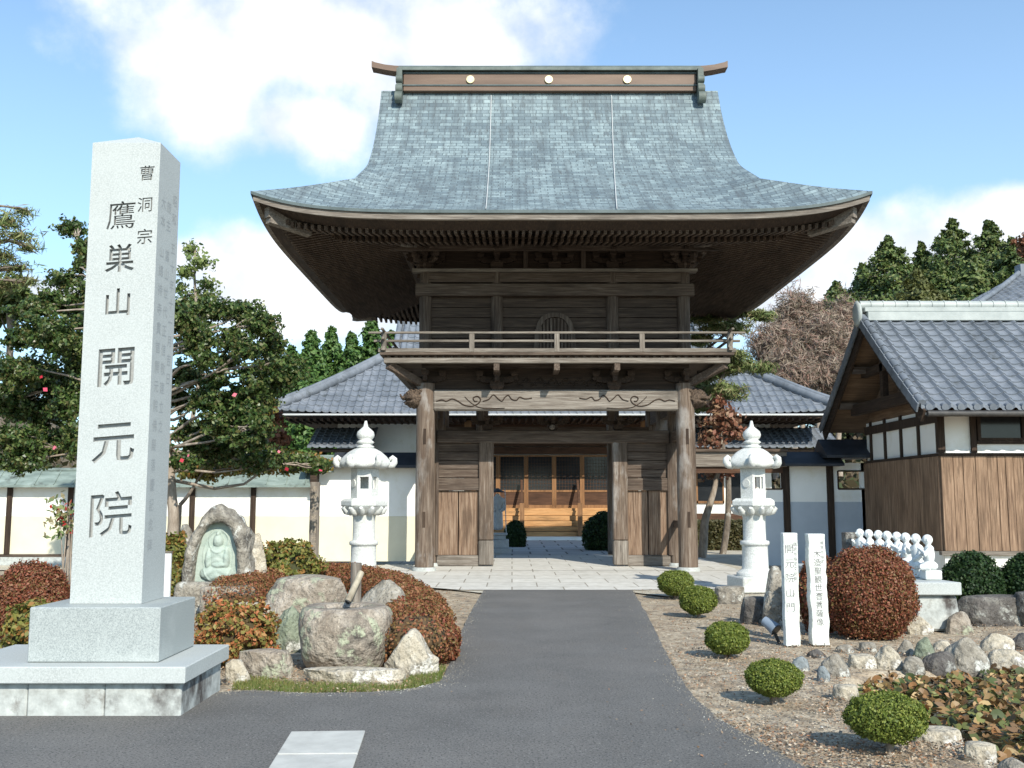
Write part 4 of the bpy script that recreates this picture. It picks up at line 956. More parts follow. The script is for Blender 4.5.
# walls
ZWT, ZWB = Zp(456, 19), Zp(551, 19)
MB().box(XW, XE, 19.0, 23.0, 0, ZWB - .02).build('foundation', plaster, sb)
MB().box(XW + .03, XE, 19.03, 22.97, ZWB + .001, 3.28).build('wall', plaster, sb)
gw = MB(); gw.add([(XW + .031, 19.05, 3.28), (XW + .031, 22.95, 3.28), (XW + .031, YR, 4.75)], [(0, 1, 2)]); gw.build('gable_wall', wood('gable_board_wood', [(.3, (.10, .06, .035)), (.7, (.24, .155, .095))], 'y'), sb)
x = XW; rr = random.Random(5); k = 0
pk = MB()
while x < XE:
    w = rr.choice((.15, .19, .23)); pk.box(x, min(x + w - .010, XE), 18.965 + rr.random() * .012, 19.03, ZWB, ZWT); x += w
pk.build('plank_cladding', cedar, sb, bevel=.003)
pk = MB(); y = 19.04
while y < 22.96:
    w = rr.choice((.15, .19, .23)); pk.box(XW - .035 + rr.random() * .01, XW + .03, y, y + w - .006, ZWB, ZWT); y += w
pk.build('plank_cladding', cedar, sb, bevel=.003)
MB().box(XW - .10, XE, 18.90, 19.02, ZWB - .075, ZWB - .003).build('ledge', lwx, sb, bevel=.006)
tr = MB(); tr.box(XW - .04, XE, 18.955, 19.03, ZWT + .003, ZWT + .055); tr.box(XW - .042, XW + .03, 19.04, 22.9, ZWT + .003, ZWT + .055)
tr.box(XW - .05, XW + .09, 18.95, 19.05, ZWT + .06, 3.2)
for yy in (19.95, 20.85, 21.75, 22.6): tr.box(XW - .01, XW + .05, yy, yy + .09, ZWT + .06, 3.3)
tr.box(XW + .6, XW + .7, 18.97, 19.04, ZWT + .06, 3.2); tr.box(XW - .03, XW + .05, 19.06, 22.95, 3.02, 3.2)
tr.box(XW + .71, XE, 18.97, 19.04, 2.60, 2.66)
tr.build('timber_framing', dkz, sb)
for k, (xa, xb) in enumerate(((XW + .72, XW + 1.62), (XW + 1.85, XW + 2.9), (XW + 3.2, XW + 4.2))):
    w = MB(); z0, z1 = 2.665, 3.22; w.box(xa, xa + .06, 18.95, 19.02, z0, z1); w.box(xb - .06, xb, 18.95, 19.02, z0, z1); w.box(xa + .06, xb - .06, 18.95, 19.02, z0, z0 + .05); w.box(xa + .06, xb - .06, 18.95, 19.02, z1 - .05, z1)
    wo = w.build('window_frame', dkz, sb); MB().box(xa + .06, xb - .06, 18.985, 19.01, z0 + .05, z1 - .05).build('pane', glass, wo)
MB().tube([(XV + .1, YE - .06, ZE - .12), (XE, YE - .06, ZE - .12)], .055, 8).build('gutter', metal_d, sb)

# taller building further right ------------------------------------------------------
rb = thing('storehouse', 'far grey tiled roof with pale ridge rising behind the right-hand building', 'building', (22, 38, 0))
XR0, YR0 = 15.9, 36.0
r = MB()
XR0, YR0 = 16.25, 41.0
tiled(r, lambda x, v: (x, YR0 - 5 + v * .85, 8.15 + v * .40 + .012 * v * v), XR0, XR0 + 16, 5.8, pitch=.3, course=.32, amp=.05, spt=5, saw=.03, lo=lambda v: XR0 + v * .85, hi=lambda v: XR0 + 16 - v * .85)
tiled(r, lambda x, v: (x, YR0 + 5 - v * .85, 8.15 + v * .40 + .012 * v * v), XR0, XR0 + 16, 5.8, pitch=.6, course=.9, amp=.05, spt=4, lo=lambda v: XR0 + v * .85, hi=lambda v: XR0 + 16 - v * .85)
tiled(r, lambda x, v: (XR0 + v * .85, YR0 + x, 8.15 + v * .40 + .012 * v * v), -5, 5, 5.8, pitch=.4, course=.5, amp=.05, spt=4, lo=lambda v: -5 + v * .85, hi=lambda v: 5 - v * .85)
rr_ = r.build('tiled_roof', tile, rb)
c = MB(); c.tube([(XR0 + v * .85, YR0 - 5 + v * .85, 8.25 + v * .40 + .012 * v * v) for v in np.linspace(0, 5.8, 9)], .11, 8)
c.box(XR0 + 4.9, XR0 + 11.1, YR0 - .25, YR0 + .25, 10.7, 11.3)
c.build('ridge_tiles', tile, rr_)
MB().box(XR0 + 1, XR0 + 15, YR0 - 4, YR0 + 4, 0, 8.1).build('wall', plaster, rb)
MB().box(XR0 + .2, XR0 + 15.8, YR0 - 4.8, YR0 + 4.8, 8.0, 8.1).build('eave_soffit', dkx, rb)

# boundary walls --------------------------------------------------------------------------
WY = 23.3; WL = 24.0
lw = thing('boundary_wall', 'long white plaster wall with green copper coping left of the gate', 'wall', (-8, WL, 0))
xa, xb = -24.0, Xp(316, 520, WL)
MB().box(xa, xb, WL, WL + .16, 1.16, 1.86).build('plaster_panel', plaster, lw); MB().box(xa, xb, WL - .004, WL + .16, .22, 1.158).build('cream_lower_panel', plaster_y, lw)
MB().box(xa, xb, WL - .03, WL + .19, 0, .20).build('footing', gran_old, lw)
MB().box(xa, xb, WL - .035, WL + .0, .205, .27).build('sill_rail', wx, lw)
for px in (253, 192, 131, 70, 9, -52, -113, -174):
    x = Xp(px, 520, WL); MB().box(x - .06, x + .06, WL - .05, WL - .002, .272, 1.86).build('wall_post', dkz, lw)
b = MB(); zc = 2.22; n = 2
b.prism([(-.32, 1.84), (-.32, 1.89), (.08, zc + .04), (.48, 1.89), (.48, 1.84), (.08, zc - .03)], xa, xb, lambda x, y, z: (y, WL + x, z))
b.tube([(xa, WL + .08, zc + .04), (xb, WL + .08, zc + .04)], .05, 8)
x = xa
while x < xb: b.bar((x, WL - .325, 1.905), (x, WL + .08, zc + .055), .02, .02); x += .455
b.build('copper_coping', patina, lw)
MB().box(xb - .1, xb + .05, WL - .3, WL + .3, 1.75, 2.35).build('coping_end', dkx, lw)
w2 = thing('wall_section', 'higher white wall section with black coping between lantern and gate', 'wall', (-3, WL, 0))
xc, xd = xb + .0, GX - HW - .05
MB().box(xc + .052, xd, WL + .02, WL + .18, 1.16, 2.36).build('plaster_panel', plaster, w2); MB().box(xc + .052, xd, WL + .016, WL + .18, .1, 1.158).build('cream_lower_panel', plaster_y, w2)
b = MB(); b.prism([(-.36, 2.30), (-.36, 2.36), (.10, 2.68), (.56, 2.36), (.56, 2.30)], xc + .4, xd, lambda x, y, z: (y, WL + x, z)); b.build('black_coping', tile_dark, w2)
b = MB(); b.prism([(-.40, 2.20), (-.40, 2.24), (.10, 2.62), (.5, 2.24), (.5, 2.20)], xc - .3, xc + .398, lambda x, y, z: (y, WL + x, z)); b.build('copper_coping', patina, w2)
# open screen between gate and right wall: beam on posts
sc_ = thing('open_fence', 'open weathered timber screen beam linking the gate to the right wall', 'fence', (5, WY, 0))
xe = GX + HW + .22; xf = Xp(786, 470, WY)
MB().box(xe, xf, WY - .12, WY + .1, Zp(467, WY), Zp(452, WY)).build('beam', lwx, sc_, bevel=.01)
MB().box(xe, xf, WY - .2, WY + .18, Zp(452, WY) + .002, Zp(452, WY) + .06).build('cap_board', wx, sc_)
MB().box(xe, xf, WY - .05, WY + .03, Zp(473, WY), Zp(467, WY) - .003).build('lower_rail', redbrown_x, sc_)
# right wall
rw = thing('garden_wall', 'white wall with black stepped coping and small picture window beside the plank building', 'wall', (7, WY, 0))
xs_ = [Xp(787, 520, WY), Xp(831, 520, WY), 8.6]
wz0, wz1 = Zp(471, WY), Zp(489, WY); wxa, wxb = Xp(838, 480, WY), Xp(867, 480, WY)
b = MB(); zt_ = 2.40
lxa, lxb = Xp(763, 480, WY), Xp(782, 480, WY); x00 = Xp(745, 480, WY) + .35
b.box(x00, lxa, WY, WY + .15, .05, zt_); b.box(lxa, lxb, WY, WY + .15, .05, wz0); b.box(lxa, lxb, WY, WY + .15, wz1 + .15, zt_); b.box(lxb, wxa, WY, WY + .15, .05, zt_); b.box(wxb, 8.1, WY, WY + .15, .05, zt_)
b.box(wxa, wxb, WY, WY + .15, .05, wz0); b.box(wxa, wxb, WY, WY + .15, wz1, zt_)
wz0, wz1 = min(wz0, wz1), max(wz0, wz1)
b = MB()
b.box(x00, lxa, WY, WY + .15, .05, zt_); b.box(lxa, lxb, WY, WY + .15, .05, wz0); b.box(lxa, lxb, WY, WY + .15, wz1, zt_); b.box(lxb, wxa, WY, WY + .15, .05, zt_); b.box(wxb, 8.1, WY, WY + .15, .05, zt_)
b.box(wxa, wxb, WY, WY + .15, .05, wz0); b.box(wxa, wxb, WY, WY + .15, wz1, zt_)
b.build('plaster_panel', plaster, rw)
b = MB()
for (u, v) in ((wxa, wxb), (lxa, lxb)):
    for p, q in (((u, wz0), (v, wz0)), ((u, wz1), (v, wz1)), ((u, wz0), (u, wz1)), ((v, wz0), (v, wz1))): b.bar((p[0], WY + .01, p[1]), (q[0], WY + .01, q[1]), .05, .035)
b.build('picture_window_frame', dkx, rw)
MB().box(x00 + .003, 8.1, WY - .002, WY + .12, .05, 1.50).build('grey_lower_panel', mat('grey_plaster', [(.3, (.38, .42, .46)), (.7, (.46, .50, .54))], scale=1.5, bump=.05), rw)
for x in xs_: MB().box(x - .075, x + .075, WY - .06, WY - .003, .05, zt_).build('wall_post', dkz, rw)
b = MB(); b.prism([(-.45, 2.32), (-.45, 2.37), (.08, 2.66), (.6, 2.37), (.6, 2.32)], Xp(780, 460, WY), Xp(838, 460, WY), lambda x, y, z: (y, WY + x, z)); b.build('black_coping', tile_dark, rw)
b = MB(); b.prism([(-.55, 2.50), (-.55, 2.56), (.08, 2.95), (.6, 2.56), (.6, 2.50)], Xp(819, 450, WY), 8.3, lambda x, y, z: (y, WY - .02 + x, z)); b.build('black_coping', tile_dark, rw)

# ------------------------------------------------------------------ stone lanterns
def lantern():
    t = thing('stone_lantern', 'white granite hexagonal lantern standing left of the drive, in front of the white wall', 'stone lantern', (0, 0, 0), 'stone lanterns flanking the drive')
    Y = 17.1; z = lambda py: Zp(py, Y)
    MB().box(-.37, .37, -.37, .37, 0, z(577)).build('base_block', lantern_st, t, bevel=.02)
    b = MB(); zb = z(577) + .002; zt = z(516)
    b.lathe([(.31, zb), (.315, zb + .05), (.30, zb + .055), (.25, zb + .10), (.222, zb + .12), (.218, zb + .125), (.212, z(547)), (.214, z(546.5)), (.238, z(546)), (.245, z(544)), (.238, z(542)), (.195, z(541.5)), (.190, z(541)), (.186, z(524)), (.19, z(519)), (.205, zt)], 28)
    b.build('shaft', lantern_st, t)
    b = MB(); b.lathe([(.21, zt + .001), (.25, zt + .03), (.33, zt + .09), (.365, z(508))], 30)
    for k in range(12):                    # lotus petals
        a = 2 * PI * k / 12; 
        b.tube([(.22 * math.cos(a), .22 * math.sin(a), zt + .01), (.31 * math.cos(a), .31 * math.sin(a), zt + .06), (.375 * math.cos(a), .375 * math.sin(a), zt + .125)], [.03, .06, .03], 8)
    b.build('lotus_bracket', lantern_st, t)
    b = MB(); b.lathe([(.37, z(508) + .002), (.40, z(508) + .02), (.40, z(502)), (.33, z(499.5))], 6, smooth=False, ang=.1); b.build('platform', lantern_st, t, bevel=.01)
    z0, z1 = z(499.5) + .002, z(470); r = .235
    b = MB()
    for k in range(6):
        a = 2 * PI * k / 6 + .1 + PI / 6; ap = r * math.cos(PI / 6); hw = r / 2
        n_ = Vector((math.cos(a), math.sin(a), 0)); tt = Vector((-math.sin(a), math.cos(a), 0))
        def bx(u0, u1, v0, v1, n_=n_, tt=tt, ap=ap):
            c_ = n_ * (ap - .03) + tt * ((u0 + u1) / 2) + Vector((0, 0, (v0 + v1) / 2)); b.bar(c_ - tt * ((u1 - u0) / 2), c_ + tt * ((u1 - u0) / 2), .06, v1 - v0)
        hh = z1 - z0
        if k in (0, 2, 4, 5):
            bx(-hw, -.075, z0, z1); bx(.075, hw, z0, z1); bx(-.075, .075, z0, z0 + hh * .32); bx(-.075, .075, z1 - hh * .28, z1)
        else:
            bx(-hw, hw, z0, z1); c_ = n_ * (ap + .005) + Vector((0, 0, (z0 + z1) / 2)); b.tube([c_ - n_ * .03, c_ + n_ * .012], .07, 14)
    b.build('fire_box', lantern_st, t)
    # roof with curled horns
    b = MB(); zr = z(470) + .002; n = 36; rows = [(.24, 0), (.385, .008), (.415, .05), (.40, .11), (.345, .19), (.27, .27), (.19, .325), (.13, .35)]
    vs = []
    for i, (rr0, zz) in enumerate(rows):
        for j in range(n):
            a = 2 * PI * j / n; c6 = abs(math.cos(3 * (a - .1))) ** 2; k = 1 + .07 * c6 * (rr0 / .5); vs.append((rr0 * k * math.cos(a), rr0 * k * math.sin(a), zr + zz - (.0) + .035 * c6 * (rr0 / .42) ** 2 * (1 if i else .3)))
    b.add(vs, [(i * n + j, i * n + (j + 1) % n, (i + 1) * n + (j + 1) % n, (i + 1) * n + j) for i in range(len(rows) - 1) for j in range(n)], True)
    b.add(vs[:n], [tuple(range(n))[::-1]]); b.add(vs[-n:], [tuple(range(n))])
    for k in range(6):
        a = 2 * PI * k / 6 + .1; d = Vector((math.cos(a), math.sin(a), 0)); U = Vector((0, 0, 1))
        pts = [d * .30 + U * (zr + .20), d * .36 + U * (zr + .10), d * .42 + U * (zr + .055), d * .465 + U * (zr + .065), d * .495 + U * (zr + .11), d * .495 + U * (zr + .16), d * .46 + U * (zr + .19), d * .43 + U * (zr + .17), d * .435 + U * (zr + .14)]
        b.tube(pts, [.03, .05, .06, .06, .056, .05, .045, .035, .02], 12)
    b.build('cap_roof', lantern_st, t)
    b = MB(); zf = zr + .345; s = (z(422) - zf)
    b.lathe([(.12, zf), (.15, zf + s * .03), (.15, zf + s * .08), (.10, zf + s * .12), (.13, zf + s * .17), (.155, zf + s * .22), (.12, zf + s * .28), (.10, zf + s * .30), (.14, zf + s * .38), (.155, zf + s * .48), (.14, zf + s * .60), (.09, zf + s * .70), (.045, zf + s * .78), (.03, zf + s * .9), (.02, zf + s)], 24)
    b.build('finial', lantern_st, t)
    return t
ln = lantern(); ln.location = (Xp(364.5, 500, 17.1), 17.1, .02)
l2 = dup(ln, (Xp(753.5, 500, 17.1), 17.1, .02), R(9), 'white granite hexagonal lantern standing right of the drive, near the stone markers')

# ------------------------------------------------------------------ rocks
def rock(name, label, x0, y0, x1, y1, m, seed, group=None, z=0.0, dep=.75, flat=.0, cat='rock', Y=None, cuts=5, top=None, parent=None, sq=.0, rough=1.0):
    """box x0..x1, y0..y1 in the photo; stands on the ground where its lower edge is"""
    if Y is None: Y = G((x0 + x1) / 2, y1, z)[1]
    cx_ = Xp((x0 + x1) / 2, (y0 + y1) / 2, Y); w = Xp(x1, y1, Y) - Xp(x0, y1, Y); h = Zp(y0, Y) - z
    rnd = random.Random(seed); sv = Vector((rnd.uniform(0, 50), rnd.uniform(0, 50), rnd.uniform(0, 50)))
    v, f = ICO[4 if w > .25 else 3]; planes = []
    for i in range(cuts + 2):
        a = rnd.uniform(0, 2 * PI); e = rnd.uniform(-.2, .9); planes.append((Vector((math.cos(a) * math.cos(e), math.sin(a) * math.cos(e), math.sin(e))), rnd.uniform(.62, .86)))
    vs = []
    for p in v:
        q = p * (1 + .22 * noise.noise(p * 1.3 + sv))
        for nrm, dd in planes:
            k = q.dot(nrm) - dd
            if k > 0: q = q - nrm * k * .9
        if flat: q.x = math.copysign(abs(q.x) ** .72, q.x); q.y = math.copysign(abs(q.y) ** .8, q.y)
        q = q + p * rough * (.05 * noise.noise(p * 4 + sv) + .022 * noise.noise(p * 10 + sv))
        if flat and q.z > flat: q.z = flat + (q.z - flat) * .12
        vs.append(q)
    mnx, mxx_ = min(q.x for q in vs), max(q.x for q in vs); mnz, mxz = min(q.z for q in vs), max(q.z for q in vs)
    lowz = -.55
    out_ = []
    for q in vs:
        xx = (q.x - (mnx + mxx_) / 2) / (mxx_ - mnx) * w * 1.02; zz = (max(q.z, lowz) - lowz) / (mxz - lowz) * (h + .05) - .05
        if top: zz *= top((xx / w) + .5)
        out_.append((cx_ + xx, Y + (q.y + .55) * w * dep * .5, z + zz))
    org = (cx_, Y + w * dep * .3, z)
    b = MB().add(out_, f, True)
    o = bpy.data.objects.new(name, None) if False else None
    # object origin at its base
    b.v = [(a - org[0], c_ - org[1], d - org[2]) for a, c_, d in b.v]
    ob = b.build(name, m); ob.location = org
    return tag(ob, label, cat, group)
RG = 'boulders set around the water basin'
rock('boulder', 'large flat-topped pinkish grey boulder at the back, directly behind the water basin', 262, 576, 349, 642, rk_pink, 1, RG, Y=11.6, flat=.45, dep=.6)
rock('boulder', 'small greenish boulder wedged between the flat-topped boulder and the basin', 270, 606, 304, 652, rk_green, 22, RG, Y=10.6)
rock('boulder', 'dark grey wedge-shaped boulder leaning behind the right side of the basin', 352, 585, 420, 650, rk_grey, 5, RG, Y=10.9, top=lambda t: .85 + .25 * math.sin(min(1, max(0, t)) * 2.6) - .45 * max(0, t - .55))
rock('boulder', 'pale tan triangular boulder right of the basin beside the drive', 383, 629, 438, 676, rk_pale, 9, RG, Y=9.1, top=lambda t: .62 + .42 * math.sin(min(1, max(0, t * 1.2)) * PI), cuts=9)
rock('boulder', 'long low stone slab lying in the grass at the foot of the basin', 302, 669, 404, 690, rk_pale, 13, RG, Y=8.75, flat=.3, dep=.35)
rock('boulder', 'low brown boulder between the orange bush and the basin', 236, 650, 290, 684, rk_pink, 17, RG, Y=9.0, flat=.4, dep=.6)
rock('boulder', 'small pale egg-shaped boulder touching the pillar base', 224, 659, 250, 688, rk_pale, 23, RG, Y=8.75, cuts=1)
rock('boulder', 'pale rounded boulder top showing behind the orange bush', 226, 603, 276, 640, rk_pale, 27, RG, Y=10.9, flat=.5)
rock('boulder', 'flat grey stone at the foot of the Buddha relief, left one', 169, 582, 214, 602, rk_grey, 31, RG, Y=14.0, flat=.3, dep=.5)
rock('boulder', 'flat brown stone at the foot of the Buddha relief, right one', 198, 586, 252, 606, rk_pink, 33, RG, Y=13.4, flat=.3, dep=.5)
rock('boulder', 'white-lichened pointed rock right of the Buddha relief', 240, 533, 266, 592, rk_pale, 37, RG, Y=14.7, dep=.8)
rock('boulder', 'grey rock standing left of the Buddha relief', 172, 524, 196, 592, rk_grey, 41, RG, Y=15.0, dep=.8)
rock('boulder', 'tall grey boulder behind the left stone marker on the right side', 763, 566, 792, 632, rk_grey, 43, 'boulders beside the right lantern', Y=12.6)
rock('boulder', 'dark low boulder between lantern base and tall grey boulder', 742, 597, 772, 628, rk_dark, 47, 'boulders beside the right lantern', Y=12.9, flat=.5)
rock('boulder', 'small edging rock at the foot of the right lantern', 716, 586, 746, 602, rk_grey, 48, 'boulders beside the right lantern', Y=15.4, flat=.4)
rock('boulder', 'broad dark boulder below the two dark round bushes, left one', 962, 596, 1030, 636, rk_dark, 51, 'dark retaining boulders on the right', Y=12.7, flat=.55, dep=.6, cuts=7)
rock('boulder', 'broad dark boulder below the two dark round bushes, cut by the right edge', 1022, 592, 1100, 640, rk_dark, 53, 'dark retaining boulders on the right', Y=12.5, flat=.55, dep=.6)
PS = 'pond edge stones'
stones = [(793, 657, 812, 673, rk_blue, 'small blue-grey pond stone, leftmost of the row'), (809, 650, 829, 660, rk_dark, 'small dark stone just right of the leftmost pond stones'),
          (823, 655, 853, 678, rk_grey, 'round grey pond stone left of the lily leaves'), (817, 666, 831, 684, rk_blue, 'blue-grey pond stone below the round grey one'),
          (850, 655, 877, 670, rk_pale, 'pale flat pond stone above the left lily leaves'), (877, 646, 906, 671, rk_pale, 'pale rounded pond stone with a rusty patch'),
          (898, 640, 918, 657, rk_grey, 'grey pond stone in the back row below the red bush'), (915, 637, 937, 661, rk_green, 'upright greenish pond stone in the middle of the row'),
          (903, 657, 927, 674, rk_grey, 'low grey pond stone at the front middle of the row'), (924, 652, 960, 673, rk_dark, 'dark-streaked humped pond stone front of the big one'),
          (951, 638, 993, 672, rk_grey, 'largest grey pond stone right of the middle'), (984, 634, 1017, 654, rk_pale, 'pale oval pond stone at the right end'),
          (1014, 634, 1044, 652, rk_dark, 'dark pond stone cut by the right edge'), (861, 643, 879, 653, rk_grey, 'small flat stone lying above the pale flat pond stone'),
          (934, 641, 953, 654, rk_pale, 'small pale stone in the back row behind the humped stone'), (837, 645, 856, 654, rk_grey, 'small grey stone left in the back row'),
          (993, 650, 1030, 668, rk_pale, 'pale stone half under lily leaves at the right end'),
          (835, 686, 862, 704, rk_pale, 'pale flat stone on the left pond bank behind the biggest shrub'), (918, 731, 966, 749, rk_pale, 'long pale flat stone on the near pond bank'),
          (966, 744, 998, 764, rk_pale, 'pale flat stone nearest the bottom right corner'), (1000, 760, 1040, 790, rk_grey, 'grey bank stone at the bottom right corner')]
for i, (a, b_, c_, d_, m_, lb) in enumerate(stones):
    rock('pond_stone', lb, a, b_, c_, d_, m_, 100 + i * 3, PS, z=-.03, dep=.9, cuts=2, cat='stone', rough=.6, flat=.5 if 'flat' in lb else 0)

# water basin ---------------------------------------------------------------------------------
BY = 9.15
bxc = Xp(337, 640, BY); bw = Xp(387, 640, BY) - Xp(288, 640, BY); bz = Zp(607, BY + .35)
basin = thing('water_basin', 'big rounded boulder hollowed as a water basin in the left garden', 'water basin', (bxc, BY + .45, 0))
v, f = ICO[4]; vs = []
for p in v:
    q = p * (1 + .07 * noise.noise(p * 1.5 + Vector((4, 4, 4))) + .03 * noise.noise(p * 5) + .012 * noise.noise(p * 12))
    hz_ = math.hypot(q.x, q.y); kk = 1 + .30 * max(0, q.z) * hz_; q.x = math.copysign(abs(q.x) ** .72, q.x) * kk; q.y *= kk; zz = q.z
    zz = min(zz, .66); x_ = bxc + q.x * bw * .47; y_ = BY + .45 + q.y * .47; z_ = -.06 + (max(zz, -.8) + .8) / 1.46 * (bz + .06)
    rr0 = math.hypot(q.x, q.y)
    if q.z > .64 and rr0 < .45: z_ -= .12
    vs.append((x_, y_, z_))
bb_ = MB().add(vs, f, True).build('boulder_body', rk_pink, basin)
b = MB(); b.lathe([(.17, 0), (.17, .006)], 24, (bxc + .0, BY + .45, bz - .035)); b.build('water', water_m, basin)
sp_ = thing('bamboo_spout', 'weathered bamboo spout leaning on a short pale post above the basin', 'water spout', (Xp(355, 600, 10.0), 10.0, 0))
x0, x1 = Xp(350, 590, 10.0), Xp(361, 590, 10.0)
MB().tube([((x0 + x1) / 2, 10.02, 0), ((x0 + x1) / 2, 10.02, Zp(563, 10.0))], (x1 - x0) / 2, 10).build('post', lwz, sp_)
a1, a2 = at(362, 572, 9.9), at(347, 602, 9.6)
MB().tube([(a1[0], 9.85, a1[1]), (a2[0], 9.65, a2[1])], .032, 10).build('spout', bamboo, sp_)
MB().tube([(a2[0] + .004, 9.655, a2[1] + .008), (a2[0] - .004, 9.64, a2[1] - .008)], .025, 10).build('spout_mouth', metal_d, sp_)

# Buddha relief -----------------------------------------------------------------------------------
RYY = 14.3
rel = thing('buddha_relief', 'arched rock with pale green relief of a seated Buddha carved in its niche', 'stone carving', (Xp(217, 560, RYY), RYY, 0))
xc_ = Xp(215.5, 560, RYY); zb_ = Zp(586, RYY); wid = Xp(250, 560, RYY) - Xp(181, 560, RYY); zt_ = Zp(505, RYY)
outl = [(-.5, 0), (-.50, .18), (-.44, .36), (-.40, .55), (-.30, .72), (-.22, .86), (-.10, .97), (.02, 1.0), (.12, .93), (.24, .86), (.36, .76), (.42, .6), (.46, .42), (.47, .25), (.52, .1), (.5, 0)]
inn = [(-.34, .03), (-.33, .22), (-.30, .42), (-.24, .60), (-.14, .74), (-.02, .79), (.10, .78), (.20, .70), (.27, .56), (.31, .38), (.32, .2), (.30, .03)]
Hh = zt_ - zb_
def interp(poly, n):
    d = [0]
    for a, b2 in zip(poly[:-1], poly[1:]): d.append(d[-1] + math.hypot(b2[0] - a[0], b2[1] - a[1]))
    res = []
    for i in range(n):
        s = d[-1] * i / (n - 1); k = max(j for j in range(len(d)) if d[j] <= s + 1e-9); k = min(k, len(d) - 2); t = (s - d[k]) / (d[k + 1] - d[k]); res.append((poly[k][0] + (poly[k + 1][0] - poly[k][0]) * t, poly[k][1] + (poly[k + 1][1] - poly[k][1]) * t))
    return res
n = 60; oo, ii = interp(outl, n), interp(inn, n)
def Q(p, y, amp=.03):
    x, z = xc_ + p[0] * wid, zb_ + p[1] * Hh; d = amp * noise.noise((x * 6, y * 6, z * 6)); return (x + d, y + d, z + d)
rows = [[Q(p, RYY + .42, .05) for p in oo], [Q((p[0] * 1.04, p[1] * 1.02), RYY + .2, .06) for p in oo], [Q(p, RYY + .02, .05) for p in oo],
        [Q(((a[0] + b2[0]) / 2, (a[1] + b2[1]) / 2), RYY - .05, .04) for a, b2 in zip(oo, ii)], [Q(b2, RYY - .01, .015) for b2 in ii], [Q((b2[0] * .97, b2[1]), RYY + .14, .0) for b2 in ii]]
b = MB(); vs = [p for r_ in rows for p in r_]
b.add(vs, [(j * n + i, j * n + i + 1, (j + 1) * n + i + 1, (j + 1) * n + i)[::-1] for j in range(5) for i in range(n - 1)], True)
b.add(rows[0], [tuple(range(n))]); b.build('niche_rock', rk_grey, rel)
def relief(u, v):
    def el(cx, cy, rx, ry, h): 
        t = 1 - ((u - cx) / rx) ** 2 - ((v - cy) / ry) ** 2; return h * math.sqrt(t) if t > 0 else 0
    h = 0
    h = max(h, el(0, .60, .085, .10, .09), el(0, .69, .04, .04, .08))                 # head and topknot
    h = max(h, el(0, .38, .16, .17, .08), el(-.02, .16, .27, .12, .10), el(-.15, .34, .06, .15, .09), el(.14, .36, .06, .15, .09), el(.03, .27, .14, .05, .11))
    ring = abs(math.hypot((u) / 1.0, (v - .6) / 1.0) - .155); h += .018 * max(0, 1 - ring / .018)
    ring = abs(math.hypot(u / .9, (v - .38) / 1.3) - .27); h += .014 * max(0, 1 - ring / .015)
    if h > .03 and v < .5: h += .005 * math.sin(v * 60 + 30 * abs(u))
    for ex in (-.03, .03): h -= .012 * max(0, 1 - math.hypot((u - ex) / .018, (v - .61) / .007))
    h -= .012 * max(0, 1 - math.hypot(u / .025, (v - .56) / .007)); h += .012 * max(0, 1 - math.hypot(u / .012, (v - .59) / .03))
    return h
b = MB(); N_ = 90
wv = lambda v: 1.0 if v < .3 else max(.45, 1 - .55 * ((v - .3) / .54) ** 1.8)
b.grid(lambda u, v: (xc_ + u * wv(v) * wid, RYY + .125 - relief(u * wv(v) / .9, v / .92) * .9, zb_ + v * Hh), list(np.linspace(-.36, .36, N_)), list(np.linspace(.0, .84, N_)))
b.build('relief_panel', relief_st, rel)

# small standing figures -----------------------------------------------------------------------------
def skin(name, pts, edges, rad, m, parent, sub=1):
    me = bpy.data.meshes.new(name); o3 = Vector((0, 0, 0)); p = parent
    while p is not None:
        if p in ORG: o3 = ORG[p]
        p = p.parent
    me.from_pydata([tuple(Vector(q) - o3) for q in pts], edges, []); o = bpy.data.objects.new(name, me); COL.objects.link(o)
    sk = o.modifiers.new('s', 'SKIN'); me.skin_vertices[0].data[0].use_root = True
    for i, r_ in enumerate(rad): me.skin_vertices[0].data[i].radius = r_ if hasattr(r_, '__len__') else (r_, r_)
    sb_ = o.modifiers.new('u', 'SUBSURF'); sb_.levels = sub; sb_.render_levels = sub
    dg = bpy.context.evaluated_depsgraph_get(); dg.update(); nm_ = bpy.data.meshes.new_from_object(o.evaluated_get(dg)); bpy.data.objects.remove(o); bpy.data.meshes.remove(me)
    nm_.materials.clear(); nm_.materials.append(m); nm_.name = name
    for p_ in nm_.polygons: p_.use_smooth = True
    ob = bpy.data.objects.new(name, nm_); COL.objects.link(ob); ob.parent = parent; return ob
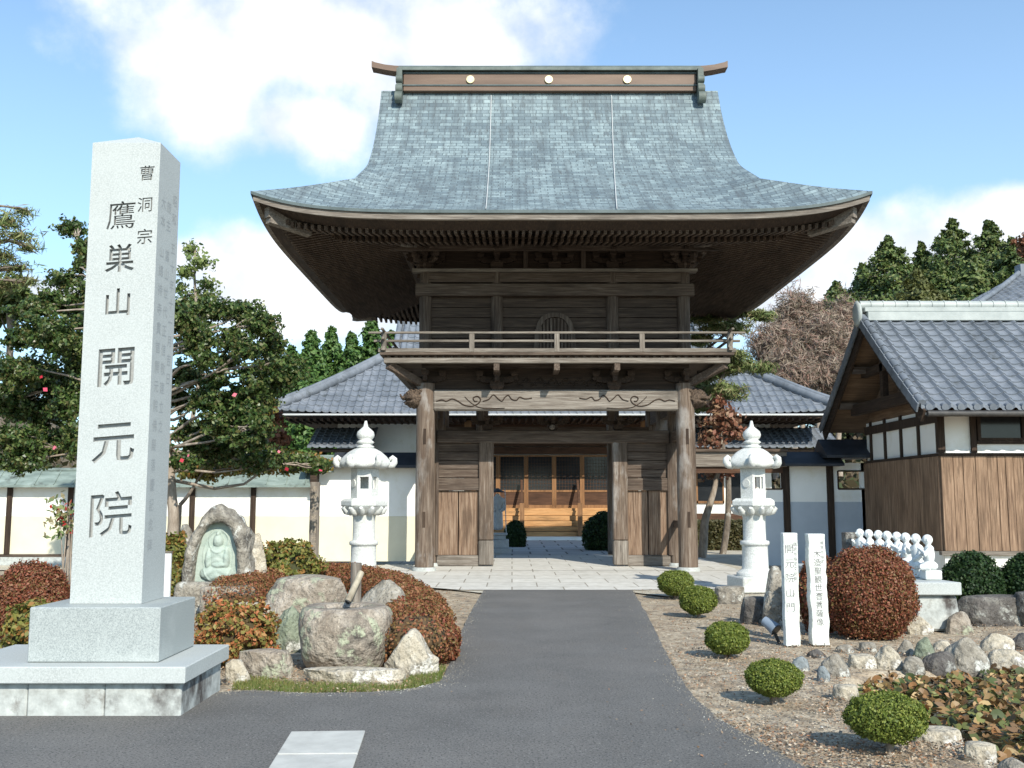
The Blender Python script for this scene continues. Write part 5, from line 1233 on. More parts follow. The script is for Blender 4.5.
def monk(x, y, z, h, yaw, pose, label, m=statue_st, group='small monk statues in a row', ped=.26):
    t = thing('monk_statue', label, 'statue', (x, y, z), group)
    cy_, sy_ = math.cos(yaw), math.sin(yaw)
    def T(a, b2, c_): return (x + a * h * cy_ - b2 * h * sy_, y + a * h * sy_ + b2 * h * cy_, z + ped + c_ * h)
    MB().box(x - .10, x + .10, y - .10, y + .10, z, z + ped).build('pedestal', m, t, bevel=.01)
    v, f = ICO[3]; g_ = MB()
    def ell(c, r):
        g_.add([T(c[0] + q.x * r[0], c[1] + q.y * r[1], c[2] + q.z * r[2]) for q in v], f, True)
    def tb(ps_, rs): g_.tube([T(*p) for p in ps_], [r_ * h for r_ in rs], 10)
    ell((.045, 0, .86), (.145, .125, .15)); ell((.02, 0, .44), (.155, .20, .30)); ell((.03, 0, .12), (.24, .27, .15)); ell((.0, 0, .60), (.12, .20, .11))
    tb([(.02, 0, .62), (.04, 0, .80)], [.085, .07])
    ell((.195, 0, .85), (.03, .025, .035)); ell((.06, .13, .86), (.025, .02, .05)); ell((.06, -.13, .86), (.025, .02, .05))       # nose and ears
    P3 = [((.10, .25, .42), (.22, .08, .44)), ((.14, .25, .46), (.27, .07, .60)), ((.08, .25, .36), (.22, .12, .26))]
    for sg in (-1, 1):
        e_, w_2 = P3[(pose + (sg > 0)) % 3]; tb([(0, sg * .17, .62), (e_[0], sg * e_[1], e_[2]), (w_2[0], sg * w_2[1], w_2[2])], [.075, .085, .05]); ell((w_2[0] + .02, sg * w_2[1], w_2[2] + .01), (.05, .035, .045))
        tb([(.03, sg * .2, .10), (.24, sg * .2, .09), (.22, sg * .04, .06)], [.11, .10, .06])
    ob = g_.build('robed_figure', m, t); rm = ob.modifiers.new('merge', 'REMESH'); rm.mode = 'VOXEL'; rm.voxel_size = .0065; rm.use_smooth_shade = True
    return t
mon_px = [(930, 0, 'right end'), (918, 0, 'second from the right'), (908, 0, 'third from the right'), (899, 0, 'fourth from the right'), (889.5, 0, 'fifth from the right'), (880.5, 0, 'sixth from the right'), (871, 0, 'third from the left end'), (862, 0, 'second from the left end')]
PYm = 12.35
for i, (px, _, nm_) in enumerate(mon_px):
    Y = PYm + .12 + i * .36; z0 = .58; x_ = Xp(px, 560, Y)
    monk(x_, Y, z0, .43, R(180 + (12 if i % 2 else -18)), i, f'white stone monk statue facing left, {nm_} of the row', ped=.11)
plinth = thing('statue_plinth', 'long pale stone slab on a stained block carrying the row of monk statues', 'plinth', (5.0, 13.5, 0))
xa0, xa1 = Xp(914, 590, 12.05), Xp(962, 590, 12.05)
def shear(x, y, z): return (x - (y - 12.05) * .0 + (y - 12.05) * -.155, y, z)
b = MB(); b.box(xa0 - .0, xa1, 12.05, 15.6, .425, .575); b.v = [shear(*p) for p in b.v]; b.build('top_slab', gran, plinth, bevel=.01)
xb0, xb1 = Xp(918, 610, 12.1), Xp(969, 630, 12.1)
b = MB(); b.box(xb0 + .02, xb1 - .1, 12.12, 15.5, 0, .422); b.v = [shear(*p) for p in b.v]
b.v = [(x + (.0 if z > .2 else (.06 if x > xb0 + .3 else -.05)), y, z) for x, y, z in b.v]; b.build('stone_block', gran_old, plinth, bevel=.03)
rock('boulder', 'brown foundation rock tucked against the statue plinth, right', 948, 612, 975, 637, rk_pink, 61, 'stones at the foot of the statue plinth', Y=11.95)
rock('boulder', 'pale foundation rock tucked against the statue plinth, left', 908, 616, 934, 640, rk_pale, 63, 'stones at the foot of the statue plinth', Y=11.9)
bs_ = thing('stone_block', 'dark square stone stub at the left end of the monk statue row', 'stone', (Xp(850, 550, 15.3), 15.3, 0))
xq = Xp(850, 550, 15.3); MB().box(xq - .09, xq + .09, 15.2, 15.4, 0, 1.06).build('block_body', rk_dark, bs_, bevel=.01)

# standing statue inside the gate
sx_, sy_ = Xp(497.5, 520, 29.5), 29.5
ss_ = thing('standing_statue', 'pale blue-grey standing priest statue with hat on a stepped pedestal just inside the gate', 'statue', (sx_, sy_, 0))
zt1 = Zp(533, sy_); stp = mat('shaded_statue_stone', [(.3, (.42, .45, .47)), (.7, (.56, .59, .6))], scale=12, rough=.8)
b = MB(); b.box(sx_ - .42, sx_ + .42, sy_ - .42, sy_ + .42, 0, .16); b.box(sx_ - .33, sx_ + .33, sy_ - .33, sy_ + .33, .162, .40); b.box(sx_ - .24, sx_ + .24, sy_ - .24, sy_ + .24, .402, zt1 - .06); b.box(sx_ - .29, sx_ + .29, sy_ - .29, sy_ + .29, zt1 - .058, zt1); b.build('pedestal', stp, ss_, bevel=.015)
hh = Zp(489, sy_) - zt1
def T(a, b2, c_): return (sx_ + a * hh, sy_ + b2 * hh, zt1 + c_ * hh)
skin('robed_figure', [T(0, 0, .05), T(0, 0, .35), T(0, 0, .6), T(0, 0, .76), T(0, -.01, .83), T(0, -.01, .91), T(.12, 0, .74), T(.16, -.04, .55), T(.06, -.14, .5), T(-.12, 0, .74), T(-.16, -.04, .55), T(-.06, -.14, .52)],
     [(0, 1), (1, 2), (2, 3), (3, 4), (4, 5), (3, 6), (6, 7), (7, 8), (3, 9), (9, 10), (10, 11)], [r_ * hh for r_ in (.15, .13, .12, .1, .045, .07, .065, .055, .035, .065, .055, .035)], stp, ss_)
MB().lathe([(.17 * hh, 0), (.16 * hh, .02 * hh), (.08 * hh, .06 * hh), (.02 * hh, .10 * hh)], 18, T(0, -.01, .92)).build('hat', metal_d, ss_)
MB().tube([T(.2, -.1, .0), T(.17, -.12, 1.0)], .012 * hh, 6).build('staff', stp, ss_)

# ------------------------------------------------------------------ inscribed posts
def marker(px0, px1, py0, py1, label, cols, rough_edge, m=marker_st, inkm=ink, Y=None, cat='stone marker', name='stone_marker', group='inscribed stone markers', lean=0):
    if Y is None: Y = G((px0 + px1) / 2, py1)[1]
    x0, x1 = Xp(px0, py1, Y), Xp(px1, py1, Y); zt = Zp(py0, Y); xc = (x0 + x1) / 2
    t = thing(name, label, cat, (xc, Y, 0), group); b = MB(); n = 24; dp = (x1 - x0) * .75
    zs = np.linspace(0, zt, n); vs = []
    for z in zs:
        e = rough_edge * (.018 * noise.noise((z * 5, px0, 0)) + .008 * noise.noise((z * 17, px0, 2))); e2 = rough_edge * (.02 * noise.noise((z * 6, px0 + 9, 5)) + .012 * noise.noise((z * 15, px0, 7)))
        s = lean * z
        vs += [(x0 + e + s, Y, z), (x1 + e2 + s, Y, z), (x1 + e2 * .6 + s, Y + dp, z), (x0 + e + s, Y + dp, z)]
    b.add(vs, [(4 * i + a, 4 * i + (a + 1) % 4, 4 * i + 4 + (a + 1) % 4, 4 * i + 4 + a) for i in range(n - 1) for a in range(4)] + [(0, 3, 2, 1), tuple(range(4 * n - 4, 4 * n))])
    b.build('post_body', m, t, bevel=.006)
    tx = MB()
    for txt, ux, z0f, size, stp_, bold in cols:
        z = zt * z0f
        for ch in txt:
            write_flat(tx, ch, xc + ux * (x1 - x0) + lean * z, z, size, lambda u, w: (u, Y - .0025, w), bold=bold, shear=.05); z -= stp_
    tx.build('inscription', inkm, t)
    return t
marker(786, 800.5, 533, 644, 'pointed white stone marker with faded characters, left of the pair by the red bush', [('開元院山門', -.12, .86, .105, .155, .0), ('瑞浪市指定文化財', .30, .90, .045, .052, 0)], .35, lean=.004, Y=10.9)
marker(813, 830, 534, 643, 'rough-edged white stone marker with dark characters, right of the pair by the red bush', [('木造聖観世音菩薩像', -.02, .82, .085, .090, .004), ('瑞浪市指定', .28, .92, .04, .05, 0)], 1.0, Y=10.95, lean=-.012)
Yp = 20.9
marker(308, 317, 482, 575, 'tall weathered wooden post with faded writing before the white wall', [('市指定文化財開元院佛像', 0, .93, .11, .145, .0)], .25, m=lwz, inkm=faded, Y=Yp, cat='wooden post', name='wooden_post', group=None)
sg_ = thing('small_sign', 'short white sign post half hidden behind the right side of the stone pillar', 'sign', (Xp(166.5, 590, 13.0), 13.0, 0))
x0, x1 = Xp(163.5, 590, 13.0), Xp(169.5, 590, 13.0)
MB().box(x0, x1, 13.0, 13.05, .0, Zp(553, 13.0)).build('board', metal_w, sg_, bevel=.004); MB().box(x0 - .005, x1 + .005, 12.99, 13.06, Zp(553, 13) + .001, Zp(553, 13) + .02).build('cap', lwx, sg_)
# spotlight
spx, spz = at(771, 626, 11.2); sl = thing('spotlight', 'small blue-grey garden spotlight on a black stake beside the left stone marker', 'spotlight', (spx, 11.2, 0))
blu = mat('spotlight_shell', [(.3, (.16, .2, .25)), (.7, (.22, .27, .33))], scale=4, rough=.4, bump=0)
MB().tube([(spx - .07, 11.22, spz + .06), (spx + .0, 11.15, spz), (spx + .03, 11.12, spz - .03)], [.05, .065, .075], 12).build('lamp_head', blu, sl)
MB().tube([(spx + .032, 11.118, spz - .032), (spx + .035, 11.114, spz - .036)], .065, 12).build('lens', glass, sl)
MB().tube([(spx + .0, 11.17, spz), (spx + .09, 11.2, -.02)], .018, 6).build('stake', metal_d, sl)
# conduit pipe from the gate's left post foot is not shown in the photo

# ------------------------------------------------------------------ shrubs
def clipped(name, label, c, r, m, nl, size, group=None, cat='shrub', stem=True, jit=.8, lump=.06, z0=0, trunkmat=bark, spike=0.0, hemi=False):
    t = thing(name, label, cat, (c[0], c[1], z0), group)
    # inner twig mass so that the crown is not see-through
    v, f = ICO[3]; sv = Vector((c[0] * 3, c[1] * 2, 1)); core = []
    for p in v:
        q = p * (.80 + .10 * noise.noise(p * 2.5 + sv)); core.append((c[0] + q.x * r[0], c[1] + q.y * r[1], max(z0 + .01, c[2] + q.z * r[2])))
    d = unit(rng.normal(0, 1, (nl, 3))); ph = rng.uniform(0, 6, 4)
    k = 1 + lump * (np.sin(d[:, 0] * 6 + ph[0]) * np.sin(d[:, 2] * 7 + ph[1]) + .7 * np.sin(d[:, 1] * 11 + ph[2] + 6 * d[:, 2])) + rng.normal(0, .025, nl)
    k *= rng.uniform(.84, 1.03, nl)
    pts = np.array(c) + d * np.array(r) * k[:, None]; keep = pts[:, 2] > z0 + .005; pts, d2 = pts[keep], d[keep]
    q = leaves(pts, d2, size, 1.5, jit)
    np_mesh('foliage', q, 4, m, t)
    cm = mat(m.name + '_inner', [(.3, (.05, .045, .02)), (.7, (.09, .06, .03)) if 'red' in m.name or 'orange' in m.name else (.7, (.05, .06, .025))], scale=20, rough=1, bump=.5)
    MB().add(core, f, True).build('twig_mass', cm, t)
    if stem:
        b = MB(); rr = random.Random(int(abs(c[0]) * 100))
        for i in range(6):
            a = rr.uniform(0, 2 * PI); e = (c[0] + math.cos(a) * r[0] * .5, c[1] + math.sin(a) * r[1] * .5, c[2] - r[2] * .4)
            b.tube([(c[0] + math.cos(a) * .02, c[1] + math.sin(a) * .02, z0 - .02), (c[0] + math.cos(a) * r[0] * .15, c[1] + math.sin(a) * r[1] * .15, z0 + (c[2] - z0) * .45), e], [.018, .013, .006], 6)
        b.build('stem', trunkmat, t)
    return t
BG = 'small clipped box shrubs along the drive'
for i, (px, py, rx, ry, bpy_, lab) in enumerate([(676, 583, 18, 12.5, 598.5, 'farthest small round green shrub on the bank right of the drive'), (698.5, 600, 18.5, 14, 617, 'second farthest small green shrub, touching the farthest one'),
        (727.5, 638, 21.5, 16, 657, 'middle one of the five small green shrubs along the drive'), (774.5, 678, 27.5, 18, 702, 'second nearest small green shrub along the drive, wide and flat'), (887, 717, 39, 24, 753, 'nearest and largest small green shrub, beside the pond leaves')]):
    x, y = G(px, bpy_); cz = Zp(py, y); r_ = rx * y / 1000 * .97; rz = (Zp(py - ry, y) - Zp(py + ry, y)) / 2
    clipped('box_shrub', lab, (x, y, cz), (r_, r_ * .95, rz), lf_box, 16000, .0115 if i > 2 else .015, BG, lump=.05)
# dark round bushes
def bush_px(name, label, px0, px1, py0, py1, Y, m, nl, size, group=None, dep=.9, **kw):
    x0, x1 = Xp(px0, py1, Y), Xp(px1, py1, Y); z1 = Zp(py0, Y); z0 = max(0, Zp(py1, Y)) if kw.pop('lift', False) else 0
    rr = (x1 - x0) / 2; kc = kw.pop('kc', .48); c = ((x0 + x1) / 2, Y, z0 + (z1 - z0) * kc)
    return clipped(name, label, c, (rr, rr * dep, (z1 - z0) * (1 - kc)), m, nl, size, group, z0=z0, **kw)
bush_px('round_bush', 'large dome-shaped dark red azalea bush behind the right stone marker', 826, 916, 547, 642, 11.6, lf_red, 48000, .019, lump=.05, stem=False)
bush_px('round_bush', 'smaller dark bush in shade between the two stone markers', 800, 842, 556, 640, 12.0, lf_red, 7000, .03, stem=False)
bush_px('boxwood', 'dark green clipped dome below the plank wall, fully visible one', 943, 1004, 552, 606, 13.6, lf_dark, 16000, .028, 'dark clipped domes by the plank building', kc=.38, stem=False, lump=.02)
bush_px('boxwood', 'dark green clipped dome below the plank wall, cut by the right edge', 1001, 1064, 553, 606, 13.6, lf_dark, 16000, .028, 'dark clipped domes by the plank building', kc=.38, stem=False, lump=.02)
bush_px('round_bush', 'round dark red bush left of the pillar base at the left edge', -8, 66, 563, 652, 11.0, lf_red, 36000, .019, stem=False, lump=.06)
bush_px('round_bush', 'green leafy bush in front of the dark red bush, low by the pillar plinth', 5, 62, 604, 668, 10.2, lf_yel, 2500, .04, stem=False, lump=.2)
bush_px('azalea', 'loose orange and green azalea between pillar base and basin', 197, 274, 603, 662, 9.7, lf_orange, 6500, .032, stem=True, lump=.2, jit=1.2)
bush_px('azalea', 'small bright red azalea at the end of the brown hedge by the drive', 412, 459, 618, 652, 9.85, lf_red, 12000, .024, stem=False, lump=.10)
bush_px('shrub', 'yellow-green leafy shrub between the Buddha relief and the wooden post', 258, 316, 544, 600, 15.6, lf_yel, 5000, .05, lump=.25, jit=1.2)
bush_px('shrub', 'green shrub left of the Buddha relief', 158, 184, 538, 600, 14.5, lf_yel, 3000, .05, lump=.25, jit=1.2)
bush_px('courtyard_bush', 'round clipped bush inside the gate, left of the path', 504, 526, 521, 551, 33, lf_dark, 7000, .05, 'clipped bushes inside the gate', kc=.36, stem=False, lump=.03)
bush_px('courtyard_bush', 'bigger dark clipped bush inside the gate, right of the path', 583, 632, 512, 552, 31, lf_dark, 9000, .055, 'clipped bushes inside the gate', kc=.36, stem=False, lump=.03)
# curved hedge
hpx = [(236, 577), (262, 570), (290, 566), (320, 564), (350, 565), (378, 569), (395, 575), (408, 584), (415, 596), (414, 612)]
hd = thing('azalea_hedge', 'low brownish red clipped hedge curving behind the boulders to the drive', 'hedge', (-2.2, 14, 0))
pp = [G(px, py, .52) for px, py in hpx]; path_ = []
for a, b2 in zip(pp[:-1], pp[1:]):
    for t in np.linspace(0, 1, 6)[:-1]: path_.append((a[0] + (b2[0] - a[0]) * t, a[1] + (b2[1] - a[1]) * t))
allp = []; alln = []; core = MB()
for (x, y) in path_:
    w = .42; p_, n_ = blob_pts((x, y, .26), (w, w, .28), 2600, shell=.86, lump=.07); k = p_[:, 2] > .01; allp.append(p_[k]); alln.append(n_[k])
    v, f = ICO[2]; core.add([(x + q.x * w * .78, y + q.y * w * .78, max(0.0, .25 + q.z * .21)) for q in v], f, True)
allp = np.concatenate(allp); alln = np.concatenate(alln)
np_mesh('foliage', leaves(allp, alln, .022, 1.5, .8), 4, lf_hedge, hd)
core.build('twig_mass', mat('hedge_inner', [(.3, (.07, .05, .025)), (.7, (.12, .075, .04))], scale=20, rough=1), hd)
# box hedge in court right of the gate
hb = thing('court_hedge', 'low olive clipped hedge in the court right of the gate', 'hedge', (6.2, 31.5, 0))
n = 9000; p_ = np.stack([rng.uniform(5.6, 8.6, n), rng.uniform(31, 32, n), rng.uniform(.02, .85, n)], 1)
face = rng.integers(0, 2, n); p_[:, 1] = np.where(face == 0, 31 + rng.normal(0, .03, n), p_[:, 1]); p_[:, 2] = np.where(face == 1, .85 + rng.normal(0, .03, n), p_[:, 2])
np_mesh('foliage', leaves(p_, np.tile([0, -.6, .6], (n, 1)), .06), 4, leafmat('olive_hedge_leaf', [(.05, .055, .02), (.08, .075, .03), (.11, .095, .04)]), hb)
MB().box(5.65, 8.55, 31.05, 31.95, 0, .8).build('twig_mass', MATS['hedge_inner'], hb)

# nandina with red leaves beside the pillar
nd = thing('nandina', 'thin-stemmed nandina with red leaves in front of the wall left of the pillar', 'plant', (Xp(63, 600, 11.6), 11.6, 0))
b = MB(); lp = []; lr = []; rr = random.Random(8)
for i in range(7):
    x = Xp(60 + i * 2.2, 600, 11.6); top = Zp(rr.uniform(500, 528), 11.6); dx = rr.uniform(-.12, .06)
    b.tube([(x, 11.6 + i * .03, 0), (x + dx * .3, 11.6, top * .5), (x + dx, 11.58, top)], [.014, .011, .005], 6)
    for k in range(18): (lr if rr.random() < .4 else lp).append((x + dx + rr.gauss(0, .10), 11.58 + rr.gauss(0, .1), top + rr.gauss(-.03, .08)))
for k in range(60): lp.append((Xp(rr.uniform(46, 66), rr.uniform(495, 538), 11.6), 11.6 + rr.gauss(0, .05), Zp(rr.uniform(495, 538), 11.6)))
b.build('stem', bark_pale, nd)
np_mesh('red_leaves', leaves(np.array(lr), np.tile([0, -1, .3], (len(lr), 1)), .042, 2.0), 4, lf_nand, nd)
np_mesh('green_leaves', leaves(np.array(lp), np.tile([0, -1, .3], (len(lp), 1)), .04, 2.4), 4, lf_pine, nd)

# ------------------------------------------------------------------ trees
def limb(b, p, q, r0, r1, bend=.12, n=6, rr=random):
    p, q = Vector(p), Vector(q); L_ = (q - p).length; pts = []
    o1 = Vector((rr.uniform(-1, 1), rr.uniform(-1, 1), rr.uniform(-.5, 1))) * L_ * bend
    o2 = Vector((rr.uniform(-1, 1), rr.uniform(-1, 1), rr.uniform(-1, 1))) * L_ * bend * .5
    for i in range(n + 1):
        t = i / n; pts.append(p.lerp(q, t) + o1 * math.sin(t * PI) + o2 * math.sin(t * 2 * PI))
    b.tube(pts, [r0 + (r1 - r0) * i / n for i in range(n + 1)], 8); return pts
def tree_px(name, label, base, Y, clumps, m, nl, size, trunk_r=.12, cat='tree', group=None, dep=.8, bk=bark, joints=None, aspect=1.6, jit=.9, sy=None, lump=.25, shell=.35, up=0, extra=None, trunkpx=None, z0=0, grow=1.0):
    """clumps: (px, py, rx, ry[, dy]) blobs of leaf at depth Y + dy; limbs run from the trunk to each"""
    rr = random.Random(int(Y * 10) + len(clumps)); bx = Xp(base[0], base[1], Y)
    t = thing(name, label, cat, (bx, Y, z0), group); b = MB(); P_ = []; N_ = []
    tot_ = sum(c[2] * c[3] for c in clumps)
    trunk = [(bx, Y, z0 - .1)] + [(at(a, c_, Y)[0], Y, at(a, c_, Y)[1]) for a, c_ in (trunkpx or [])]
    if len(trunk) < 2: trunk.append((Xp(clumps[0][0], clumps[0][1], Y), Y, Zp(clumps[0][1], Y)))
    tp = []
    for i in range(len(trunk) - 1): 
        k0, k1 = 1 - i / len(trunk), 1 - (i + 1) / len(trunk)
        tp += limb(b, trunk[i], trunk[i + 1], trunk_r * max(k0, .25), trunk_r * max(k1, .25), .04, 6, rr)
    for c in clumps:
        dy = c[4] if len(c) > 4 else rr.uniform(-dep, dep); y = Y + dy
        x, z = at(c[0], c[1], y); s = y / 1000; r = (c[2] * s * grow, (c[2] + c[3]) / 2 * s * (sy or 1) * grow, c[3] * s * grow * 1.08)
        n = max(8, int(nl * c[2] * c[3] / tot_)); p_, n_ = blob_pts((x, y, z), r, n, shell, lump); P_.append(p_); N_.append(n_)
        src = min(tp, key=lambda q: (Vector(q) - Vector((x, y, z))).length + (4 if q[2] > z else 0) * abs(q[2] - z))
        pts = limb(b, src, (x, y, z), trunk_r * .26, trunk_r * .07, .14, 5, rr)
        for k in range(4):
            e = (x + rr.uniform(-.7, .7) * r[0], y + rr.uniform(-.7, .7) * r[1], z + rr.uniform(-.5, .8) * r[2]); limb(b, pts[-2], e, trunk_r * .12, trunk_r * .04, .1, 3, rr)
    P_ = np.concatenate(P_); N_ = np.concatenate(N_)
    b.build('trunk', bk, t); np_mesh('crown', leaves(P_, N_, size, aspect, jit, up), 4, m, t)
    return t
# camellia, the big gnarled tree behind the pillar
cl = [(72, 229, 15, 8), (82, 250, 7, 9), (66, 280, 17, 8), (80, 265, 6, 8), (30, 312, 20, 9), (55, 303, 22, 12), (85, 310, 15, 22), (20, 338, 14, 10), (50, 335, 24, 16), (78, 352, 18, 22), (15, 372, 22, 14), (45, 380, 22, 16),
      (8, 400, 20, 14), (40, 412, 24, 15), (72, 400, 16, 22), (15, 440, 22, 12), (50, 445, 26, 14), (80, 440, 15, 18), (20, 462, 22, 8), (120, 330, 25, 20), (120, 400, 25, 20), (110, 290, 20, 12), (140, 450, 20, 15),
      (185, 318, 14, 17), (210, 310, 18, 10), (240, 312, 20, 10), (262, 325, 16, 12), (200, 342, 16, 12), (272, 348, 15, 12), (186, 375, 16, 12), (228, 362, 12, 8), (205, 400, 14, 10), (240, 395, 16, 8), (285, 372, 18, 12),
      (262, 385, 18, 10), (292, 368, 14, 8), (262, 402, 14, 9), (248, 412, 16, 10), (232, 340, 14, 10), (248, 350, 14, 9), (215, 380, 14, 9), (250, 372, 12, 7), (270, 366, 12, 9), (205, 360, 12, 8), (225, 405, 14, 8), (186, 345, 10, 8), (180, 400, 10, 10), (240, 428, 14, 8), (200, 445, 14, 8), (232, 448, 14, 7), (220, 424, 18, 10), (190, 432, 14, 12), (250, 440, 20, 9), (262, 424, 12, 8), (215, 455, 24, 9), (262, 461, 26, 9), (300, 462, 24, 8), (185, 462, 14, 8), (318, 468, 10, 5)]
cam_t = tree_px('camellia_tree', 'big gnarled dark green camellia tree behind the name pillar', (172, 590), 16.5, cl, lf_cam, 165000, .044, .12, dep=1.1, trunkpx=[(172, 545), (172, 500), (168, 460), (160, 400), (140, 330), (110, 285)], bk=bark_pale, lump=.55, shell=.1, grow=1.02)
fp = []
rr = random.Random(2)
for i in range(12):
    c = rr.choice(cl); x, z = at(c[0] + rr.uniform(-1, 1) * c[2], c[1] + rr.uniform(-1, 1) * c[3], 15.6); fp.append((x, 15.5 + rr.uniform(-.4, .4), z))
np_mesh('blossom', leaves(np.array(fp), np.tile([0, -1, .2], (len(fp), 1)), .075, 1.0, .4), 4, flower, cam_t)
tree_px('azalea_tree', 'yellow-brown leafed low tree spreading over the copper coping', (178, 575), 19.5, [(235, 432, 22, 10), (200, 470, 26, 9), (250, 466, 26, 8), (295, 462, 30, 9), (262, 415, 12, 10), (225, 450, 22, 9), (322, 466, 10, 5), (262, 398, 10, 8)], lf_yel, 12000, .055, .06, dep=.5, lump=.4, trunkpx=[(180, 505), (205, 470)])
tree_px('rust_tree', 'small rust-leaved shrub tree showing above the wall by the low roof', (275, 560), 26, [(268, 425, 14, 12), (278, 440, 10, 10), (262, 408, 12, 9)], lf_rust, 4000, .09, .07, dep=.6, lump=.4)
tree_px('airy_tree', 'slender airy tree with thin yellow-green crown right of the pillar top', (197, 560), 30, [(192, 250, 10, 8), (202, 262, 14, 8), (186, 272, 12, 8), (208, 285, 14, 8), (195, 298, 16, 9), (180, 288, 8, 8), (212, 296, 9, 5), (188, 318, 16, 10), (206, 330, 14, 10)], lf_airy, 2200, .085, .10, trunkpx=[(196, 400), (195, 250)], bk=bark_pale, lump=.5, shell=.05)
tree_px('pine_tree', 'far left pine with layered needle branches reaching in from the edge', (-90, 560), 24, [(5, 222, 22, 9), (18, 236, 18, 6), (28, 248, 14, 5), (2, 256, 18, 7), (18, 268, 18, 5), (30, 282, 12, 5), (5, 285, 16, 6), (-30, 230, 25, 14), (-30, 265, 28, 14), (-60, 240, 30, 20), (24, 212, 12, 4), (-60, 290, 40, 14)], lf_pine, 7500, .032, .22, dep=.8, aspect=8, trunkpx=[(-80, 400), (-60, 200)], lump=.7, shell=.05)
tree_px('dark_tree', 'dark green tree mass at the left edge below the pine', (-20, 560), 27, [(8, 292, 16, 16), (2, 312, 16, 12), (-20, 300, 20, 24), (22, 312, 14, 8), (30, 300, 8, 5)], lf_con, 7000, .12, .15, dep=.8, lump=.35)
def conifer(name, label, px, py_top, py_base, w_px, Y, m, n, size, group, z0=0, k_=.85):
    x, zt = at(px, py_top, Y); zb = z0; h = zt - zb; w = w_px * Y / 1000
    t = thing(name, label, 'tree', (x, Y, z0 - 1.0), group); rr = random.Random(int(px * 7)); b = MB(); b.tube([(x, Y, zb - 1), (x, Y, zb + h * .5), (x, Y, zt - .3)], [h * .022, h * .014, .03], 7)
    P_, N_ = [], []; nb = 120
    for i in range(nb):
        f_ = (i + .5) / nb; zz = zb + h * (.12 + .86 * f_ ** .9); rad = w * (1 - f_) ** 1.05 * rr.uniform(.45, 1.3) + .10; a = i * 2.399 + rr.uniform(-.3, .3)
        tip = Vector((x + rad * math.cos(a), Y + rad * math.sin(a), zz - rad * .18 + .15)); k = max(10, int(n / nb * (.4 + rad / w)))
        b.tube([(x, Y, zz - .1), tip], [h * .005, .01], 5)
        s = rng.uniform(.15, 1, k) ** .7; base = np.array([x, Y, zz]) + (np.array(tip) - np.array([x, Y, zz])) * s[:, None]
        sp = rad * .26 * (1.15 - s)[:, None] + .05; off = rng.normal(0, 1, (k, 3)) * sp * np.array([1, 1, .8])
        P_.append(base + off); N_.append(np.tile([math.cos(a), math.sin(a), .8], (k, 1)))
    b.build('trunk', bark, t); np_mesh('crown', leaves(np.concatenate(P_), np.concatenate(N_), size, 1.9, .7), 4, m, t); return t
CG = 'tall conifers on the right hillside'
for i, (px, pt, w, Y, m_, lb) in enumerate([(836, 281, 22, 78, lf_con, 'small pointed conifer, lowest one at the left end of the hillside group'), (888, 234, 30, 80, lf_con, 'tall broad pointed conifer at the left of the hillside group'), (921, 240, 22, 86, lf_con, 'slim conifer between the broad left one and the tallest pair'),
        (952, 216, 34, 84, lf_con, 'tallest dark conifer in the middle of the hillside group'), (988, 218, 32, 80, lf_con, 'dark bushy conifer right of the tallest one'), (1012, 236, 22, 76, lf_con, 'dark conifer next to the right edge above the far roof'),
        (917, 268, 24, 72, lf_olive, 'olive-yellow conifer in front of the dark hillside group'), (862, 262, 20, 84, lf_con, 'half hidden conifer between the small one and the broad left one'), (1045, 225, 30, 82, lf_con, 'dark conifer just cut by the right edge'), (940, 262, 26, 74, lf_con, 'shorter conifer standing low in front of the tallest one'), (975, 255, 24, 72, lf_con, 'shorter conifer low in front of the bushy one')]):
    conifer('conifer', lb, px, pt, 330, w * 4.0, Y, m_, 42000, .17, CG, z0=8.0)
LG = 'bright green cypresses behind the hall roof'
for i, (px, pt, w, Y, m_, lb) in enumerate([(312, 330, 16, 60, lf_cyp, 'leftmost bright green cypress behind the hall roof'), (332, 326, 16, 63, lf_cyp, 'second bright green cypress from the left behind the hall roof'), (352, 332, 15, 60, lf_cyp, 'bright green cypress in the middle behind the hall roof'),
        (372, 316, 17, 62, lf_cyp, 'tallest bright green cypress next to the balcony end'), (392, 330, 15, 64, lf_cyp, 'bright green cypress right behind the balcony end'), (292, 345, 16, 64, lf_cyp, 'short cypress partly hidden by the camellia')]):
    conifer('cypress', lb, px, pt, 420, w * 3.8, Y, m_, 20000, .15, LG, z0=2.0)
# bare brownish hillside trees
for i, (px, py, rx, ry, Y, m_, lb) in enumerate([(798, 318, 26, 26, 72, lf_bare, 'bare reddish brown tree on the hill right of the gate roof'), (775, 345, 24, 20, 66, lf_bare, 'bare brown tree low behind the pine'), (822, 345, 26, 26, 66, lf_bare, 'bare brown tree in front of the small conifer'), (845, 325, 20, 24, 74, lf_bare, 'bare brown tree left of the gable'), (838, 375, 24, 16, 60, lf_bare, 'thin grey brown tree low beside the gable'), (790, 368, 24, 18, 58, lf_bare, 'thin brown tree low behind the hall hip')]):
    cs = [(px + a * rx, py + b_ * ry, rx * .62, ry * .55) for a, b_ in ((0, -.55), (-.5, -.1), (.5, -.15), (0, 0), (-.35, .4), (.4, .4), (0, .6))]
    tree_px('bare_tree', lb, (px, 430), Y, cs, m_, 15000, .055, .22, group='bare brown trees on the hillside', lump=.8, shell=.0, aspect=11, z0=3, bk=bark_pale)
tree_px('maple', 'red-brown tree crown at the right edge above the far roof', (1040, 420), 70, [(1030, 244, 13, 10), (1042, 255, 18, 14)], lf_rust, 3000, .2, .2, lump=.4)
